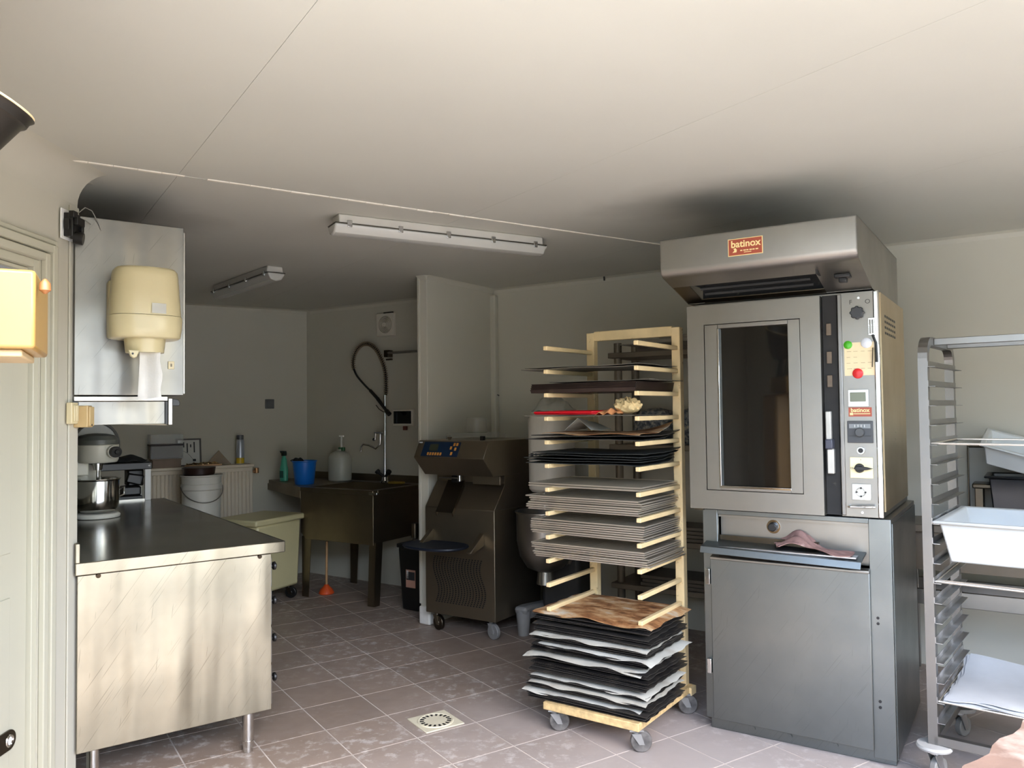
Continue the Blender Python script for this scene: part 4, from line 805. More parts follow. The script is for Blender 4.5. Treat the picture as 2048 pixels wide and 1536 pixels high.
# upper levels
def up(k, z, x, y, seed, what, rz=0, **kw): return put_sheet('baking_sheet', x, y, z, seed, rz, label=what, **kw)
M_MAT = flat('dark_silicone', (34, 36, 34), .55, var=.2, sc=6); M_GREY = flat('grey_sheet', (120, 114, 104), .4, .5, var=.2, sc=10, dirt=((190, 184, 170), 16, .6))
for k in range(5):
    up(5, LEV[5] + .004 + k * .0125, .09 + rr.uniform(-.025, .025), -.43 + rr.uniform(-.01, .02), 40 + k, 'dark curling flexible sheet, %s from the bottom on the level above the grids' % ordinal(k), rr.uniform(-.03, .03), mat=M_MAT, amp=.003, curl=.018, th=.003, group='dark curled sheets on the rack')
for k in range(2):
    up(4, LEV[4] + .006 + k * .016, .09 + .02 * k, -.44 + .02 * k, 50 + k, 'black curled baking sheet under the brown paper, %s of two' % ('lower' if k == 0 else 'upper'), .01, mat=M_SHEET, amp=.003, curl=.02, th=.003, group='black sheets under the brown paper')
put_sheet('browned_parchment', .12, -.41, LEV[4] + .034, 90, .0, .52, .38, .004, .0015, M_BROWN, .05, .004, 'curled brown parchment on the black sheets in the upper rack', 'parchment')
o = G().sheet(lambda u, v: (.15 * (u - .5), .2 * (v - .5), .06 * max(0, 1 - abs(u - .5) * 2) * (1 - .5 * v) + .002 * sin(9 * v)), 12, 8, .0015).obj('folded_paper', M_PARCH, loc=KF.w(-.0, -.2, LEV[4] + .045), rz=KF.rz); tag(o, 'tent of grey folded paper behind the brown parchment on the rack', 'paper')
up(3, LEV[3] + .004, .065, -.43, 60, 'thin grey sheet carrying the red tray on the rack', 0, mat=M_GREY, amp=.0015)
t = thing('red_tray', 'shiny red plastic tray lying on a thin sheet in the rack', 'tray', KF, (-.02, -.30, LEV[3] + .0085))
M_RED = flat('red_plastic', (212, 20, 34), .3, var=.04); g = G(); g.ext([(-.17, -.09), (.15, -.09), (.17, -.07), (.17, .09), (-.15, .1), (-.17, .08)], 'z', 0, .006); g.obj('tray_floor', M_RED, t, bev=.002); g = G(); g.tube([(-.17, -.09, .01), (.15, -.09, .01), (.17, -.07, .012), (.17, .09, .014), (-.15, .1, .014), (-.17, .08, .012)], .006, 8, True); g.obj('rim', M_RED, t)
t = thing('pastry', 'torn pale pastry on crumpled tan paper beside the red tray', 'pastry', KF, (.25, -.30, LEV[3] + .009))
def lump(u, v):
    a = 2 * pi * u; b = pi * v - pi / 2; r = 1 + .08 * sin(5 * a + 2 * b) + .07 * sin(11 * a - 4 * b) + .07 * sin(9 * b + 7 * a); return (.062 * r * cos(b) * cos(a), .05 * r * cos(b) * sin(a), .034 * r * (sin(b) + .95))
G().sheet(lump, 40, 22, .001).obj('crumb', flat('pastry_crumb', (226, 196, 140), .8, var=.2, sc=20, bump=.4), t, loc=(.02, 0, .004)); G().sheet(rag(.12, .1, .022, 5), 14, 12, .002).obj('paper', flat('tan_paper', (222, 150, 96), .7, var=.2), t, loc=(-.05, -.03, 0))
M_TRAYD = flat('dark_tray', (58, 46, 40), .4, .4, var=.2)
for k in range(4):
    g = bx(-.275, 0, 0, .275, .4, .003); g.ext([(0, .0), (.003, 0), (-.006, .017), (-.010, .017)], 'x', -.28, .28); g.ext([(.397, .0), (.4, 0), (.410, .017), (.406, .017)], 'x', -.28, .28); g.ext([(-.275, 0), (-.272, 0), (-.281, .017), (-.285, .017)], 'y', 0, .4); g.ext([(.275, 0), (.272, 0), (.281, .017), (.285, .017)], 'y', 0, .4)
    o = g.obj('lipped_tray', M_TRAYD, loc=KF.w(.10, -.435 + .004 * k, LEV[2] + .001 + k * .0088), rz=KF.rz); tag(o, 'dark lipped baking tray, %s from the bottom near the rack top' % ordinal(k), 'tray', 'dark lipped trays on the rack')
up(2, LEV[2] + .053, .17, -.40, 66, 'pale grey dusty sheet lying on the dark lipped trays', .02, w=.52, mat=M_GREY, amp=.002)
for k in range(2): up(1, LEV[1] + .004 + .008 * k, .075 + .01 * k, -.44 + .01 * k, 70 + k, 'floury metal sheet near the top of the rack, %s of two' % ('lower' if k == 0 else 'upper'), .015 - .04 * k, w=.62, mat=M_GREY, amp=.003, group='floury sheets near the rack top')
o = G().sheet(wavy(.62, .34, .002, 5), 16, 8, .004).obj('baking_sheet', M_GREY, loc=KF.w(.36, .06, 1.805), rz=KF.rz); tag(o, 'grey sheet wedged between the rack top and the shelving behind', 'tray')
# drain in the floor
dc = tX * (Vector((-.38, 3.808, 0)).dot(tX)) + tY * (Vector((-.38, 3.808, 0)).dot(tY))
t = thing('floor_drain', 'square cream floor drain with a ring of slots in the tiles', 'drain', p=(-.38, 3.808, 0), rz=TA)
M_DRN = flat('drain_cream', (212, 204, 178), .45, var=.06, sc=12, dirt=((150, 140, 116), 14, .66))
bx(-.1, -.1, -.0005, .1, .1, .005).obj('plate', M_DRN, t, bev=.002); g = G(); g.lathe([(.086, .005), (.085, .008), (.080, .009), (.077, .0065), (.0, .0062)], 40); g.obj('grate', M_DRN, t)
for k in range(18): a = 2 * pi * k / 18; g = G(); g.ext([(.054, -.004), (.073, -.008), (.075, .005), (.056, .004)], 'z', .006, .0078); o = g.obj('slot', M_BLACK, t); o.rotation_euler = (0, 0, a)
# ================================================================== OVEN
t = thing('rack_oven', 'stainless steel baker oven with glass door, control column and hood', 'oven', OF)
OW = .79
# base
g = bx(0, .02, .06, .03, .78, 1.003); g.box(OW - .03, .02, .06, OW, .78, 1.003); g.box(.03, .75, .06, OW - .03, .78, 1.003); g.box(.03, .02, .97, OW - .03, .75, 1.003); g.box(.03, .06, .06, OW - .03, .75, .09); g.obj('base_body', M_STO, t)
bx(OW, .02, .03, OW + .004, .775, .985).obj('side_panel', M_STL, t, bev=.001)
bx(0, 0, .058, .068, .022, 1.003).obj('front_stile', M_STL, t, bev=.002); bx(.705, 0, .03, OW, .022, 1.003).obj('front_stile', M_STL, t, bev=.002)
bx(.068, .0, .982, .705, .022, 1.003).obj('top_rail', M_STL, t, bev=.002); pl_ = bx(.01, .035, .0, OW - .006, .75, .058).obj('plinth', M_STL, t, bev=.002)
for x in (.2, .36, .55): g = G(); g.cyl((x, .035, .033), (x, .029, .033), .011, 16); g.obj('plinth_bolt', M_STL, pl_)
bx(.068, .05, .80, .705, .06, .982).obj('recess_panel', M_STO, t)
g = G(); g.cyl((.307, .05, .936), (.307, .046, .936), .03, 24); g.obj('dial_ring', M_CHR, t); g = G(); g.cyl((.307, .046, .936), (.307, .02, .936), .022, 20, .018); g.obj('dial', M_BLACK, t, bev=.003)
dl = bx(.038, -.018, .062, .708, .0, .792).obj('lower_door', M_STL, t, bev=.003)
for (z0, z1) in ((.665, .735), (.265, .33)): bx(.016, -.028, z0, .036, 0, z1).obj('hinge', M_CHR, t, bev=.002)
for z in (.60, .577, .262, .238): G().cyl((.733, .002, z), (.733, -.003, z), .006, 12).obj('screw', M_BLACK, t)
# flour ledge, slightly hanging to the right
lg = G(); lg.ext([(.05, .845), (.05, .84), (-.075, .822), (-.085, .80), (-.088, .80), (-.079, .828), (.05, .850)], 'x', .0, .672); o = lg.obj('flour_ledge', M_STL, t, bev=.001); o.rotation_euler = (0, R_(1.0), 0); o.location = (0, 0, .018)
bx(.03, .03, .855, .50, .052, .885).obj('dark_strip', M_STD, t); g = G(); g.ext([(.0, .80), (-.03, .792), (-.03, .78), (0, .78)], 'x', .04, .708); g.obj('door_lip', M_STO, t, bev=.003)
bx(.02, -.06, .842, .665, .04, .848).obj('crumb_layer', M_DUSTY, t)
# upper body
bx(-.03, .03, 1.008, .60, .76, 1.95).obj('oven_chamber', M_STO, t); bx(.545, .0, 1.012, .602, .032, 1.94).obj('door_gap', M_SOOT, t)
dd = bx(-.045, -.038, 1.009, .542, .028, 1.937); 
FX0, FX1, FZ0, FZ1 = .034, .460, 1.094, 1.848; GX0, GX1, GZ0, GZ1 = .097, .406, 1.114, 1.828
g = G()
for (a, b, c, d) in ((-.045, FX0, 1.009, 1.937), (FX1, .542, 1.009, 1.937), (FX0, FX1, 1.009, FZ0), (FX0, FX1, FZ1, 1.937)): g.box(a, -.036, c, b, .03, d)
up_ = g.obj('glass_door', M_STO, t)
g = G(); q = .002
for (a, b, c, d) in ((FX0 + q, GX0, FZ0 + q, FZ1 - q), (GX1, FX1 - q, FZ0 + q, FZ1 - q), (GX0, GX1, FZ0 + q, GZ0), (GX0, GX1, GZ1, FZ1 - q)): g.box(a, -.034, c, b, .02, d)
g.obj('door_frame', M_STO, up_, bev=.002)
gt_ = NT('oven_glass'); gt_.set(Base_Color=lin((20, 20, 19)), Roughness=.04, Specular_IOR_Level=.65, Coat_Weight=.6, Coat_Roughness=.03)
bx(GX0, -.018, GZ0, GX1, -.010, GZ1).obj('door_glass', gt_.m, up_)
g = bx(GX0 - .004, -.037, GZ0, GX0 + .006, -.016, GZ1); g.box(GX0 - .004, -.037, GZ0 - .008, GX1 + .004, -.016, GZ0 + .003); g.obj('glass_bead', M_CHR, up_, bev=.002)
bx(-.03, -.02, 1.0, .01, .01, 1.009).obj('door_pivot', M_STD, t)
M_LAT = flat('latch_light', (190, 188, 180), .35, .5)
lt = bx(.552, -.028, 1.325, .575, .0, 1.448).obj('latch_upper', M_LAT, t, bev=.004); bx(.552, -.045, 1.29, .582, .0, 1.33).obj('latch_grip', flat('grip_blue', (66, 68, 80), .4), lt, bev=.004); bx(.556, -.03, 1.185, .584, .0, 1.29).obj('latch_lower', M_LAT, lt, bev=.004)
for z in (1.77, 1.65, 1.55): bx(.56, -.01, z, .58, .0, z + .05).obj('seal_scrap', flat('rust_seal', (96, 84, 70), .7, var=.4), t, bev=.002)
# control column
CX0, CX1 = .606, .768
cc_ = bx(CX0, .0, 1.008, CX1 - .004, .76, 1.945).obj('control_column', M_STO, t)
bx(CX0, -.014, 1.012, CX0 + .018, .0, 1.94).obj('column_edge', M_TROL, cc_, bev=.004); bx(CX1 - .022, -.014, 1.008, CX1, .004, 1.945).obj('column_edge', M_CHR, cc_, bev=.005)
fp = bx(CX0 + .018, -.008, 1.012, CX1 - .022, .0, 1.938).obj('front_panel', M_STO, cc_)
M_SIDE = steel('side_steel', (206, 186, 150), .34, (1, 1, 20), .1)
sp_ = bx(CX1 - .004, .03, 1.03, CX1 + .002, .74, 1.94).obj('service_panel', M_SIDE, cc_)
g = G()
for r in range(4):
    for c in range(6): g.box(CX1 + .0005, .13 + c * .055, 1.845 - r * .024, CX1 + .003, .165 + c * .055, 1.855 - r * .024)
g.obj('vent_slots', M_BLACK, cc_)
Yp = -.008
def rel(px, py): p = OF.L(px, py, Yp); return p.x, p.z
def pc(name, mat, a, b, th, par=None, bev=.002):
    x0, z1 = rel(*a); x1, z0 = rel(*b); return bx(min(x0, x1), Yp - th, min(z0, z1), max(x0, x1), Yp, max(z0, z1)).obj(name, mat, par or t, bev=bev)
x, z = rel(1715, 626); g = G()
for k in range(1): g.lathe([(.010, 0), (.026, .002), (.024, .022), (.012, .026)], 32)
kn = G(); n = 40; kn.ext([((.026 + .003 * cos(8 * 2 * pi * i / n)) * cos(2 * pi * i / n), (.026 + .003 * cos(8 * 2 * pi * i / n)) * sin(2 * pi * i / n)) for i in range(n)], 'y', -.026, 0); kn.obj('hood_knob', flat('knob_grey', (52, 54, 56), .45), t, loc=(x, Yp, z), bev=.004)
M_INKG = flat('engraved_ink', (70, 68, 62), .7)
for s_, (px, py) in (('F', (1701, 605)), ('O', (1735, 603))):
    x, z = rel(px, py); lettering(s_, .026, M_INKG, cc_, (x, Yp - .001, z))
for (px, py) in ((1717, 596), (1725, 1025)): x, z = rel(px, py); G().cyl((x, Yp, z), (x, Yp - .004, z), .005, 12).obj('screw', M_CHR, cc_)
pc('display_frame', M_WHITE, (1697, 780), (1738, 813), .014); pc('display_screen', flat('lcd_green', (112, 118, 100), .25), (1701, 785), (1733, 803), .016)
M_STK = flat('sticker_red', (158, 74, 52), .45, var=.05); M_STKT = flat('sticker_print', (240, 214, 150), .5, var=.02)
s2_ = pc('maker_sticker', M_STK, (1697, 815), (1744, 833), .0015, bev=0); x0, z1 = rel(1697, 815); x1, z0 = rel(1744, 833)
lettering('batinox', .024, M_STKT, s2_, ((x0 + x1) / 2, Yp - .0022, z1 - .012), bold=.0004); bx((x0 + x1) / 2 - .025, Yp - .002, z0 + .010, x1 - .006, Yp - .0012, z0 + .013).obj('print', M_STKT, s2_); bx(x0 + .005, Yp - .002, z0 + .006, x0 + .018, Yp - .0012, z0 + .016).obj('print', M_STKT, s2_)
tm = pc('timer', flat('timer_dark', (62, 64, 66), .4, var=.06), (1695, 842), (1747, 886), .012); x0, z1 = rel(1695, 842); x1, z0 = rel(1747, 886); xm = (x0 + x1) / 2
bx(x0 + .008, Yp - .014, z1 - .030, x1 - .008, Yp - .012, z1 - .012).obj('timer_display', flat('timer_grey', (124, 128, 128), .4), tm); lettering('1 1 1 1', .016, M_WHITE, tm, (xm, Yp - .0148, z1 - .021), 'timer_digits')
G().cyl((xm, Yp - .012, z0 + .044), (xm, Yp - .03, z0 + .044), .020, 24, .017).obj('timer_knob', flat('timer_knob_grey', (74, 76, 76), .5), tm, bev=.002); bx(x0 + .006, Yp - .0135, z0 + .028, x1 - .006, Yp - .012, z0 + .030).obj('timer_line', M_BLACK, tm)
x, z = rel(1722, 901); g = G(); g.cyl((x, Yp, z), (x, Yp - .008, z), .017, 20, .015); g.obj('key_switch', M_CHR, t); G().cyl((x, Yp - .008, z), (x, Yp - .0095, z), .010, 16).obj('key_barrel', M_BLACK, t)
sw = pc('main_switch', flat('switch_cream', (240, 226, 178), .4, var=.02), (1700, 914), (1747, 957), .008); x, z = rel(1720, 936)
g = G(); g.cyl((x, Yp - .008, z), (x, Yp - .02, z), .020, 24, .017); g.ext([(x - .006, z - .009), (x + .03, z - .006), (x + .055, z), (x + .03, z + .006), (x - .006, z + .009), (x - .022, z)], 'y', Yp - .03, Yp - .018); g.obj('switch_lever', M_BLACK, sw, bev=.002)
x0, z1 = rel(1704, 936); lettering('O', .012, M_INK, sw, (x0, Yp - .0085, z1)); x0, z1 = rel(1722, 919); lettering('1', .010, M_INK, sw, (x0, Yp - .0085, z1))
pl2 = pc('socket_plate', flat('plate_pale', (196, 194, 184), .4, var=.06, dirt=((120, 116, 106), 30, .6)), (1704, 967), (1743, 1001), .008); x, z = rel(1723, 984)
g = G(); g.tube([(x + .017 * cos(2 * pi * i / 24), Yp - .009, z + .017 * sin(2 * pi * i / 24)) for i in range(24)], .002, 5, True); g.cyl((x, Yp - .011, z), (x, Yp - .008, z), .008, 14); g.obj('socket_ring', M_LAT, pl2)
for a in range(4): G().cyl((x + .017 * cos(a * pi / 2), Yp - .0115, z + .017 * sin(a * pi / 2)), (x + .017 * cos(a * pi / 2), Yp - .009, z + .017 * sin(a * pi / 2)), .004, 8).obj('socket_dot', M_BLACK, pl2)
x0, z0 = rel(1699, 1012); x1, z1 = rel(1750, 1013); g = G(); g.tube([(x0, Yp, z0), (x0, Yp - .018, z0), (x0 + .008, Yp - .024, z0), (x1 - .008, Yp - .024, z1), (x1, Yp - .018, z1), (x1, Yp, z1)], .005, 8); g.obj('pull_handle', M_CHR, t)
# hood with a sooty intake
HX0, HX1, HT = -.05, .745, 2.196
side = [(-.332, HT), (-.332, 2.07), (-.326, 2.05), (-.31, 2.036), (.0, 1.953), (.76, 1.953), (.76, HT)]
for (a, b) in ((HX0, HX0 + .004), (HX1 - .004, HX1)): G().ext(side, 'x', a, b).obj('hood_side', M_STO, t)
G().ext([(-.332, HT), (-.332, 2.07), (-.326, 2.05), (-.31, 2.036), (-.285, 2.029), (-.284, 2.033), (-.308, 2.04), (-.322, 2.053), (-.328, 2.07), (-.328, HT)], 'x', HX0, HX1).obj('hood_fascia', M_STO, t, ang=60)
bx(HX0, -.332, HT - .004, HX1, .76, HT).obj('hood_top', M_STO, t); bx(HX0 + .004, .0, 1.953, HX1 - .004, .76, 1.957).obj('hood_floor', M_STO, t)
def und(u): return (-.285 + .285 * u, 2.029 - .076 * u)
def slab(u0, u1, xa, xb, nm, mat): (y0, z0), (y1, z1) = und(u0), und(u1); return G().ext([(y0, z0), (y1, z1), (y1, z1 + .004), (y0, z0 + .004)], 'x', xa, xb).obj(nm, mat, t)
slab(0, .30, HX0 + .004, HX1 - .004, 'hood_underside', M_STO); slab(.30, .98, HX0 + .004, .03, 'hood_underside', M_STD); slab(.30, .98, .565, HX1 - .004, 'hood_underside', M_STO); slab(.86, 1.0, .03, .565, 'hood_underside', M_STD)
g = bx(.02, -.24, 2.13, .58, .02, 2.14); g.box(.02, -.24, 2.02, .028, .02, 2.14); g.box(.572, -.24, 2.0, .58, .02, 2.14); g.box(.02, .005, 1.96, .58, .02, 2.14); g.box(.02, -.24, 2.03, .58, -.225, 2.14); g.obj('intake_box', M_SOOT, t)
for k in range(2):
    (y, z) = und(.52 + .2 * k); g = G(); g.cyl((.06, y, z + .01), (.53, y, z + .01), .008, 10); g.obj('intake_bar', M_SOOT, t)
(y, z) = und(.42); g = bx(.63, y - .02, z - .012, .69, y + .03, z + .004); g.box(.645, y - .005, z - .03, .675, y + .03, z - .01); g.obj('lamp_switch', M_BLACK, t, bev=.004)
st = bx(.249, -.3335, 2.091, .391, -.332, 2.162).obj('hood_sticker', M_STKT, t); bx(.252, -.3345, 2.094, .388, -.3335, 2.159).obj('sticker_field', M_STK, st)
lettering('batinox', .040, M_STKT, st, (.322, -.3352, 2.138), bold=.0008); [bx(.300 + k * .0125, -.3355, 2.109, .3085 + k * .0125 + .002 * (k % 2), -.3345, 2.1135).obj('print', M_STKT, st) for k in range(6)]; bx(.315, -.3355, 2.102, .345, -.3345, 2.1045).obj('print', M_STKT, st)
g = G(); g.ext([(.268, 2.105), (.276, 2.114), (.272, 2.12), (.28, 2.124), (.286, 2.116), (.284, 2.106)], 'y', -.3355, -.3345); g.obj('emblem', M_STKT, st)
# loose things on the oven
def magnet(px, py, r, rgb, label, nm='magnet', hgt=.008):
    x, z = rel(px, py); g = G(); g.lathe([(r, 0), (r, hgt * .5), (r * .75, hgt), (r * .2, hgt * 1.15)], 24); o = g.obj(nm, flat('magnet_%d_%d_%d' % rgb, rgb, .3, var=.1, sc=60), loc=OF.w(x, Yp - .0012, z)); o.rotation_euler = (pi / 2, 0, OF.rz); tag(o, label, 'magnet')
x0, z1 = rel(1688, 686); x1, z0 = rel(1750, 750)
pn = G().sheet(lambda u, v: ((x1 - x0) * u, -.0008 * sin(6 * v), (z0 - z1) * (1 - v) + .0), 4, 6, .0008)
pn = G().box(0, -.0012, 0, x1 - x0, 0, z1 - z0).obj('paper_note', flat('note_paper', (226, 206, 166), .7, var=.04, sc=20), loc=OF.w(x0, Yp - .0001, z0), rz=OF.rz); tag(pn, 'cream handwritten note held by magnets on the oven control column', 'note')
g = G()
for r in range(4):
    for k in range(4 if r != 2 else 2): xa = .008 + k * .027 + .003 * random.random(); g.box(xa, -.0016, .028 + r * .024, xa + .014 + .006 * random.random(), -.0011, .0295 + r * .024)
g.obj('handwriting', flat('faded_ink', (150, 134, 104), .8), pn)
magnet(1696, 690, .017, (70, 170, 30), 'green magnet at the top left corner of the paper note'); magnet(1733, 686, .021, (216, 218, 222), 'white round magnet at the top right of the paper note'); magnet(1716, 747, .021, (206, 40, 40), 'red apple-like magnet at the bottom of the paper note')
x, z = rel(1745, 652); t3 = thing('spatula', 'small slotted spatula with a dark handle hanging on the oven control column', 'spatula', OF, (x, Yp - .004, z))
g = G()
for k in range(4): g.box(-.016 + k * .0095, -.003, -.035, -.011 + k * .0095, 0, .03)
g.box(-.016, -.003, .026, .0175, 0, .034); g.box(-.016, -.003, -.038, .0175, 0, -.03); g.obj('slotted_blade', M_CHR, t3, bev=.001)
g = G(); g.tube([(0, -.002, -.036), (.012, -.004, -.07), (.014, -.004, -.15)], .005, 8); g.obj('handle', M_BLACK, t3); g = G(); g.cyl((-.0, -.003, -.09), (-.004, -.003, -.17), .002, 6); g.obj('wire_hook', M_STD, t3)
def cloth(u, v):
    h = .075 * math.exp(-((u - .32) / .20) ** 2) * (.3 + .7 * v) + .016 * sin(13 * u + 5 * v) * cos(9 * v) * .6 + .018
    return (.29 * u - .0 - .05 * v * (1 - u), .11 * v + .02 * sin(6 * u), max(.002, h * (1 - .75 * u ** 2)))
c_ = OF.L(1585, 1090, -.05); o = G().sheet(cloth, 26, 12, .003).obj('cleaning_cloth', flat('mauve_cloth', (140, 108, 100), .9, var=.25, sc=26, bump=.5, dirt=((186, 160, 150), 18, .62)), loc=OF.w(.355, -.062, .849), rz=OF.rz); tag(o, 'crumpled brownish pink cloth on the oven flour ledge', 'cloth')
# ================================================================== TROLLEY ON THE RIGHT
t = thing('tray_trolley', 'tall steel tray trolley with angle runners right of the oven', 'trolley', TF)
TW, TD, TH = .62, .55, 1.745
def hoop(x, nm):
    g = G(); r = .09; w = .0175
    path = [(0, .14), (0, TH - r)] + [(r - r * cos(a), TH - r + r * sin(a)) for a in [pi / 2 * i / 6 for i in range(1, 7)]] + [(TD - r + r * sin(a), TH - r + r * cos(a)) for a in [pi / 2 * i / 6 for i in range(0, 7)]] + [(TD, .14)]
    inn = [(2 * w, .14), (2 * w, TH - r)] + [(r - (r - 2 * w) * cos(a), TH - r + (r - 2 * w) * sin(a)) for a in [pi / 2 * i / 6 for i in range(1, 7)]] + [(TD - r + (r - 2 * w) * sin(a), TH - r + (r - 2 * w) * cos(a)) for a in [pi / 2 * i / 6 for i in range(0, 7)]] + [(TD - 2 * w, .14)]
    n = len(path)
    for i in range(n - 1):
        q = [path[i], path[i + 1], inn[i + 1], inn[i]]
        vs = [(x, a, b) for a, b in q] + [(x + .035, a, b) for a, b in q]
        g.add(vs, [(0, 1, 2, 3), (4, 5, 6, 7), (0, 1, 5, 4), (1, 2, 6, 5), (2, 3, 7, 6), (3, 0, 4, 7)])
    return g.obj(nm, M_TROL, t, ang=50)
hoop(0, 'side_hoop'); hoop(TW - .035, 'side_hoop')
bx(.035, .13, TH - .032, TW - .035, .155, TH - .004).obj('top_bar', M_TROL, t, bev=.002); bx(.035, TD - .155, TH - .032, TW - .035, TD - .13, TH - .004).obj('top_bar', M_TROL, t, bev=.002)
for y in (.0, TD - .03): bx(.02, y, .14, TW - .02, y + .03, .175).obj('bottom_bar', M_TROL, t, bev=.002)
for x in (0, TW - .035): bx(x, .03, .14, x + .035, TD - .03, .17).obj('bottom_bar', M_TROL, t, bev=.002)
RZS = [1.622 - .0775 * k for k in range(19)]
def runner(s):
    g = G(); a, b = (.035, .062) if s == 0 else (TW - .035, TW - .062)
    g.box(min(a, b), .0, -.002, max(a, b), TD, 0); w0 = .035 if s == 0 else TW - .037; g.box(w0, .0, -.002, w0 + .002, TD, .022); return g
for s in (0, 1):
    m1, m2 = runner(s).mesh('runner', M_TROL), runner(s).mesh('runner', M_DUSTY)
    for k, z in enumerate(RZS): place('runner', m2 if k > 7 else m1, t, loc=(0, 0, z))
def bumper(x, y):
    g = G(); g.lathe([(.03, .118), (.062, .120), (.066, .128), (.062, .137), (.03, .14)], 28, (x, y, 0)); g.obj('bumper', flat('bumper_grey', (176, 176, 172), .5, var=.1), t); caster(t, x, y, .042, .118, M_CAST, M_DUSTY, rz=1.2)
for (x, y) in ((.018, .018), (TW - .018, .018), (TW - .018, TD - .018), (.018, TD - .018)): bumper(x, y)
# long wire rods / grid edges on the trolley
def rodgrid(z, label):
    g = G(); g.tube([(.04, .01, 0), (TW - .04, .01, 0), (TW - .04, TD - .02, 0), (.04, TD - .02, 0)], .0035, 6, True)
    for k in range(1, 8): g.cyl((.04 + .0675 * k, .01, .0), (.04 + .0675 * k, TD - .02, .0), .002, 5)
    o = g.obj('wire_grid', M_WIRE, loc=TF.w(0, 0, z + .0036), rz=TF.rz); tag(o, label, 'grid')
def rim_grid(z, label):
    g = G(); g.tube([(.04, .012, 0), (TW - .04, .012, 0), (TW - .04, TD - .02, 0), (.04, TD - .02, 0)], .004, 6, True)
    g.cyl((.04, .05, 0), (TW - .04, .05, 0), .003, 6); o = g.obj('wire_shelf', M_WIRE, loc=TF.w(0, 0, z + .0042), rz=TF.rz); tag(o, label, 'grid')
rim_grid(RZS[4], 'bare wire frame high in the steel trolley'); rim_grid(RZS[11], 'bare wire frame below the white tub in the trolley'); rodgrid(RZS[17], 'wire grid carrying parchment low in the trolley')
for k in range(3):
    f = wavy(.52, .50, .003, 200 + k, 0, .006)
    o = G().sheet(lambda u, v: (f(u, v)[0], f(u, v)[1], f(u, v)[2] + .05 * max(0, (v - .55) / .45) ** 2 * (1 - u)), 20, 16, .0015).obj('parchment_sheet', flat('floury_parchment', (190, 192, 192), .7, var=.06, bump=.2), loc=TF.w(.31 + .008 * k, .012 + .006 * k, RZS[17] + .013 + .0065 * k), rz=TF.rz)
    tag(o, 'floury white parchment on the low wire grid of the trolley, %s' % ('undermost', 'in the middle', 'uppermost')[k], 'parchment', 'parchment sheets in the trolley')
t = thing('white_tub', 'deep white plastic tub hanging in the trolley runners', 'tub', TF, (0, 0, 0)); zt = RZS[8] + .004
M_TUB = flat('tub_white', (196, 198, 194), .35, var=.02)
def tub(x0, x1, y0, y1, z0, z1, tp, th, mat, par, nm='tub_body'):
    g = G(); a = [(x0, y0), (x1, y0), (x1, y1), (x0, y1)]
    def ringp(z, i): return [(x0 + i, y0 + i, z), (x1 - i, y0 + i, z), (x1 - i, y1 - i, z), (x0 + i, y1 - i, z)]
    rings = [ringp(z0, tp), ringp(z1, 0), ringp(z1, -.022), ringp(z1 + .012, -.022), ringp(z1 + .012, th), ringp(z0 + th, tp + th)]
    vs = [p for r in rings for p in r]; fs = [(i * 4 + j, i * 4 + (j + 1) % 4, (i + 1) * 4 + (j + 1) % 4, (i + 1) * 4 + j) for i in range(5) for j in range(4)] + [(0, 1, 2, 3), (20, 21, 22, 23)]
    return g.add(vs, fs).obj(nm, mat, par, bev=.008)
tub(.064, TW - .064, -.01, TD - .02, zt - .15, zt, .03, .005, M_TUB, t)
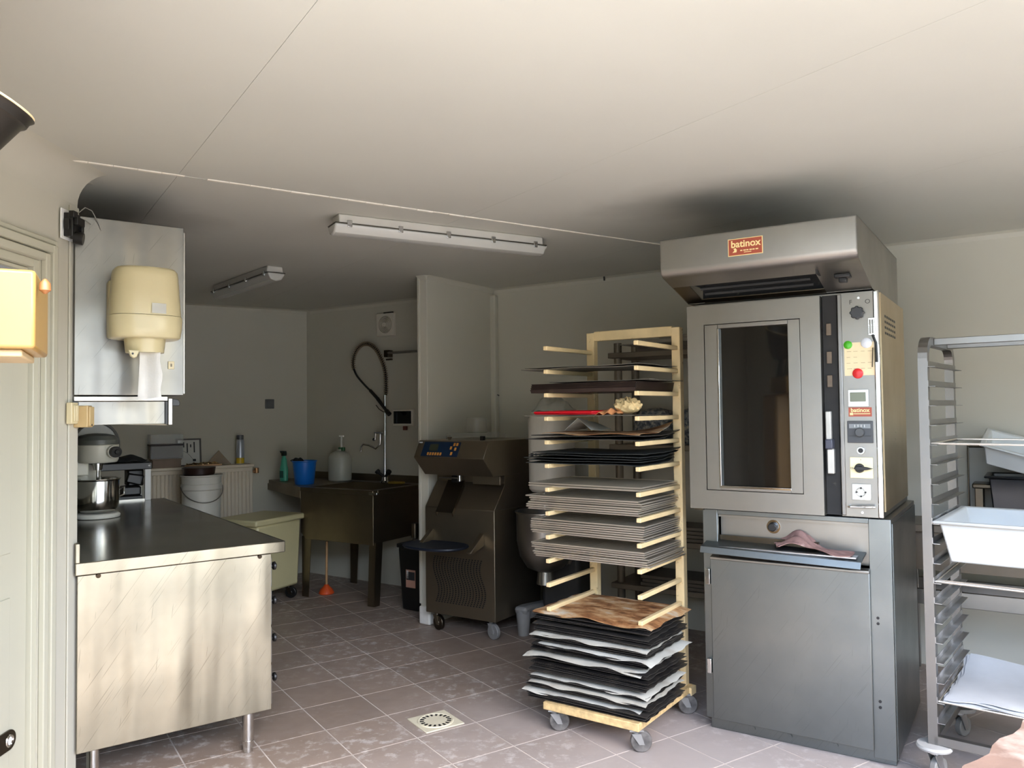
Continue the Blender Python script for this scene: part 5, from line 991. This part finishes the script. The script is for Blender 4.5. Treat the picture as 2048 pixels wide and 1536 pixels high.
# ================================================================== BEHIND THE TROLLEY
EF = Fr(2.05, 4.28, 123.5)
t = thing('wash_table', 'grey steel table with a deep apron behind the trolley against the back wall', 'table', EF)
bx(0, 0, .80, 1.5, .37, .84).obj('tabletop', M_SHG, t, bev=.004); bx(.02, .02, .42, 1.48, .04, .50).obj('cross_rail', M_ST, t, bev=.003); bx(.02, .34, .42, 1.48, .36, .50).obj('cross_rail', M_ST, t, bev=.003)
for (x, y) in ((.02, .02), (1.44, .02), (1.44, .32), (.02, .32)): bx(x, y, 0, x + .04, y + .04, .80).obj('leg', M_ST, t, bev=.003)
bx(.06, .03, .60, 1.44, .35, .80).obj('apron', M_SHG, t)
t = thing('leaning_tray', 'large grey steel tray leaning upright on the wall behind the trolley', 'tray', EF, (.62, .335, .841)); t.rotation_euler = (R_(-4), 0, EF.rz)
bx(-.30, 0, 0, .42, .006, .40).obj('pan', flat('dull_steel', (140, 138, 130), .5, .3, var=.06), t); g = G(); g.tube([(-.30, -.006, .01), (.42, -.006, .01), (.42, -.006, .40), (-.30, -.006, .40)], .010, 8, True); g.obj('rim', M_STD, t)
t = thing('black_crate', 'shiny black plastic crate on the table behind the trolley', 'crate', EF, (.60, .18, .841))
tub(-.17, .3, -.13, .13, 0, .25, .02, .006, flat('crate_black', (24, 26, 28), .2), t, 'crate_body'); bx(-.24, -.06, .0, -.20, .06, .20).obj('handle_post', M_STD, t, bev=.004); bx(-.25, -.08, .19, -.15, .08, .215).obj('handle', M_STD, t, bev=.006)
t = thing('tilted_tub', 'white plastic tub lying tilted on the black crate', 'tub', EF, (.56, .15, 1.15)); t.rotation_euler = (R_(14), R_(16), EF.rz)
tub(-.17, .36, -.14, .14, 0, .10, .03, .005, M_TUB, t)
g = G(); g.lathe([(.04, 0), (.05, .01), (.05, .03), (.02, .04)], 20); o = g.obj('rail_knob', M_BLACK, t and None, loc=EF.w(.86, -.03, .40)); tag(o, 'black round knob end under the table rail behind the trolley', 'knob')

q = WF.L(997, 791); g = G(); g.cyl((0, 0, 0), (0, -.03, .006), .008, 10); o = g.obj('wall_peg', M_BLACK, loc=WF.w(q.x, 0, q.z), rz=WF.rz); tag(o, 'small black peg in the back wall above the ice cream machine', 'peg')
q = WF.L(1211, 556); g = G(); g.tube([(0, 0, .03), (0, -.02, .02), (.004, -.03, 0), (.0, -.02, -.02)], .006, 8); o = g.obj('wall_hook', M_BLACK, loc=WF.w(q.x, 0, q.z), rz=WF.rz); tag(o, 'small black hook at the top of the back wall left of the hood', 'hook')
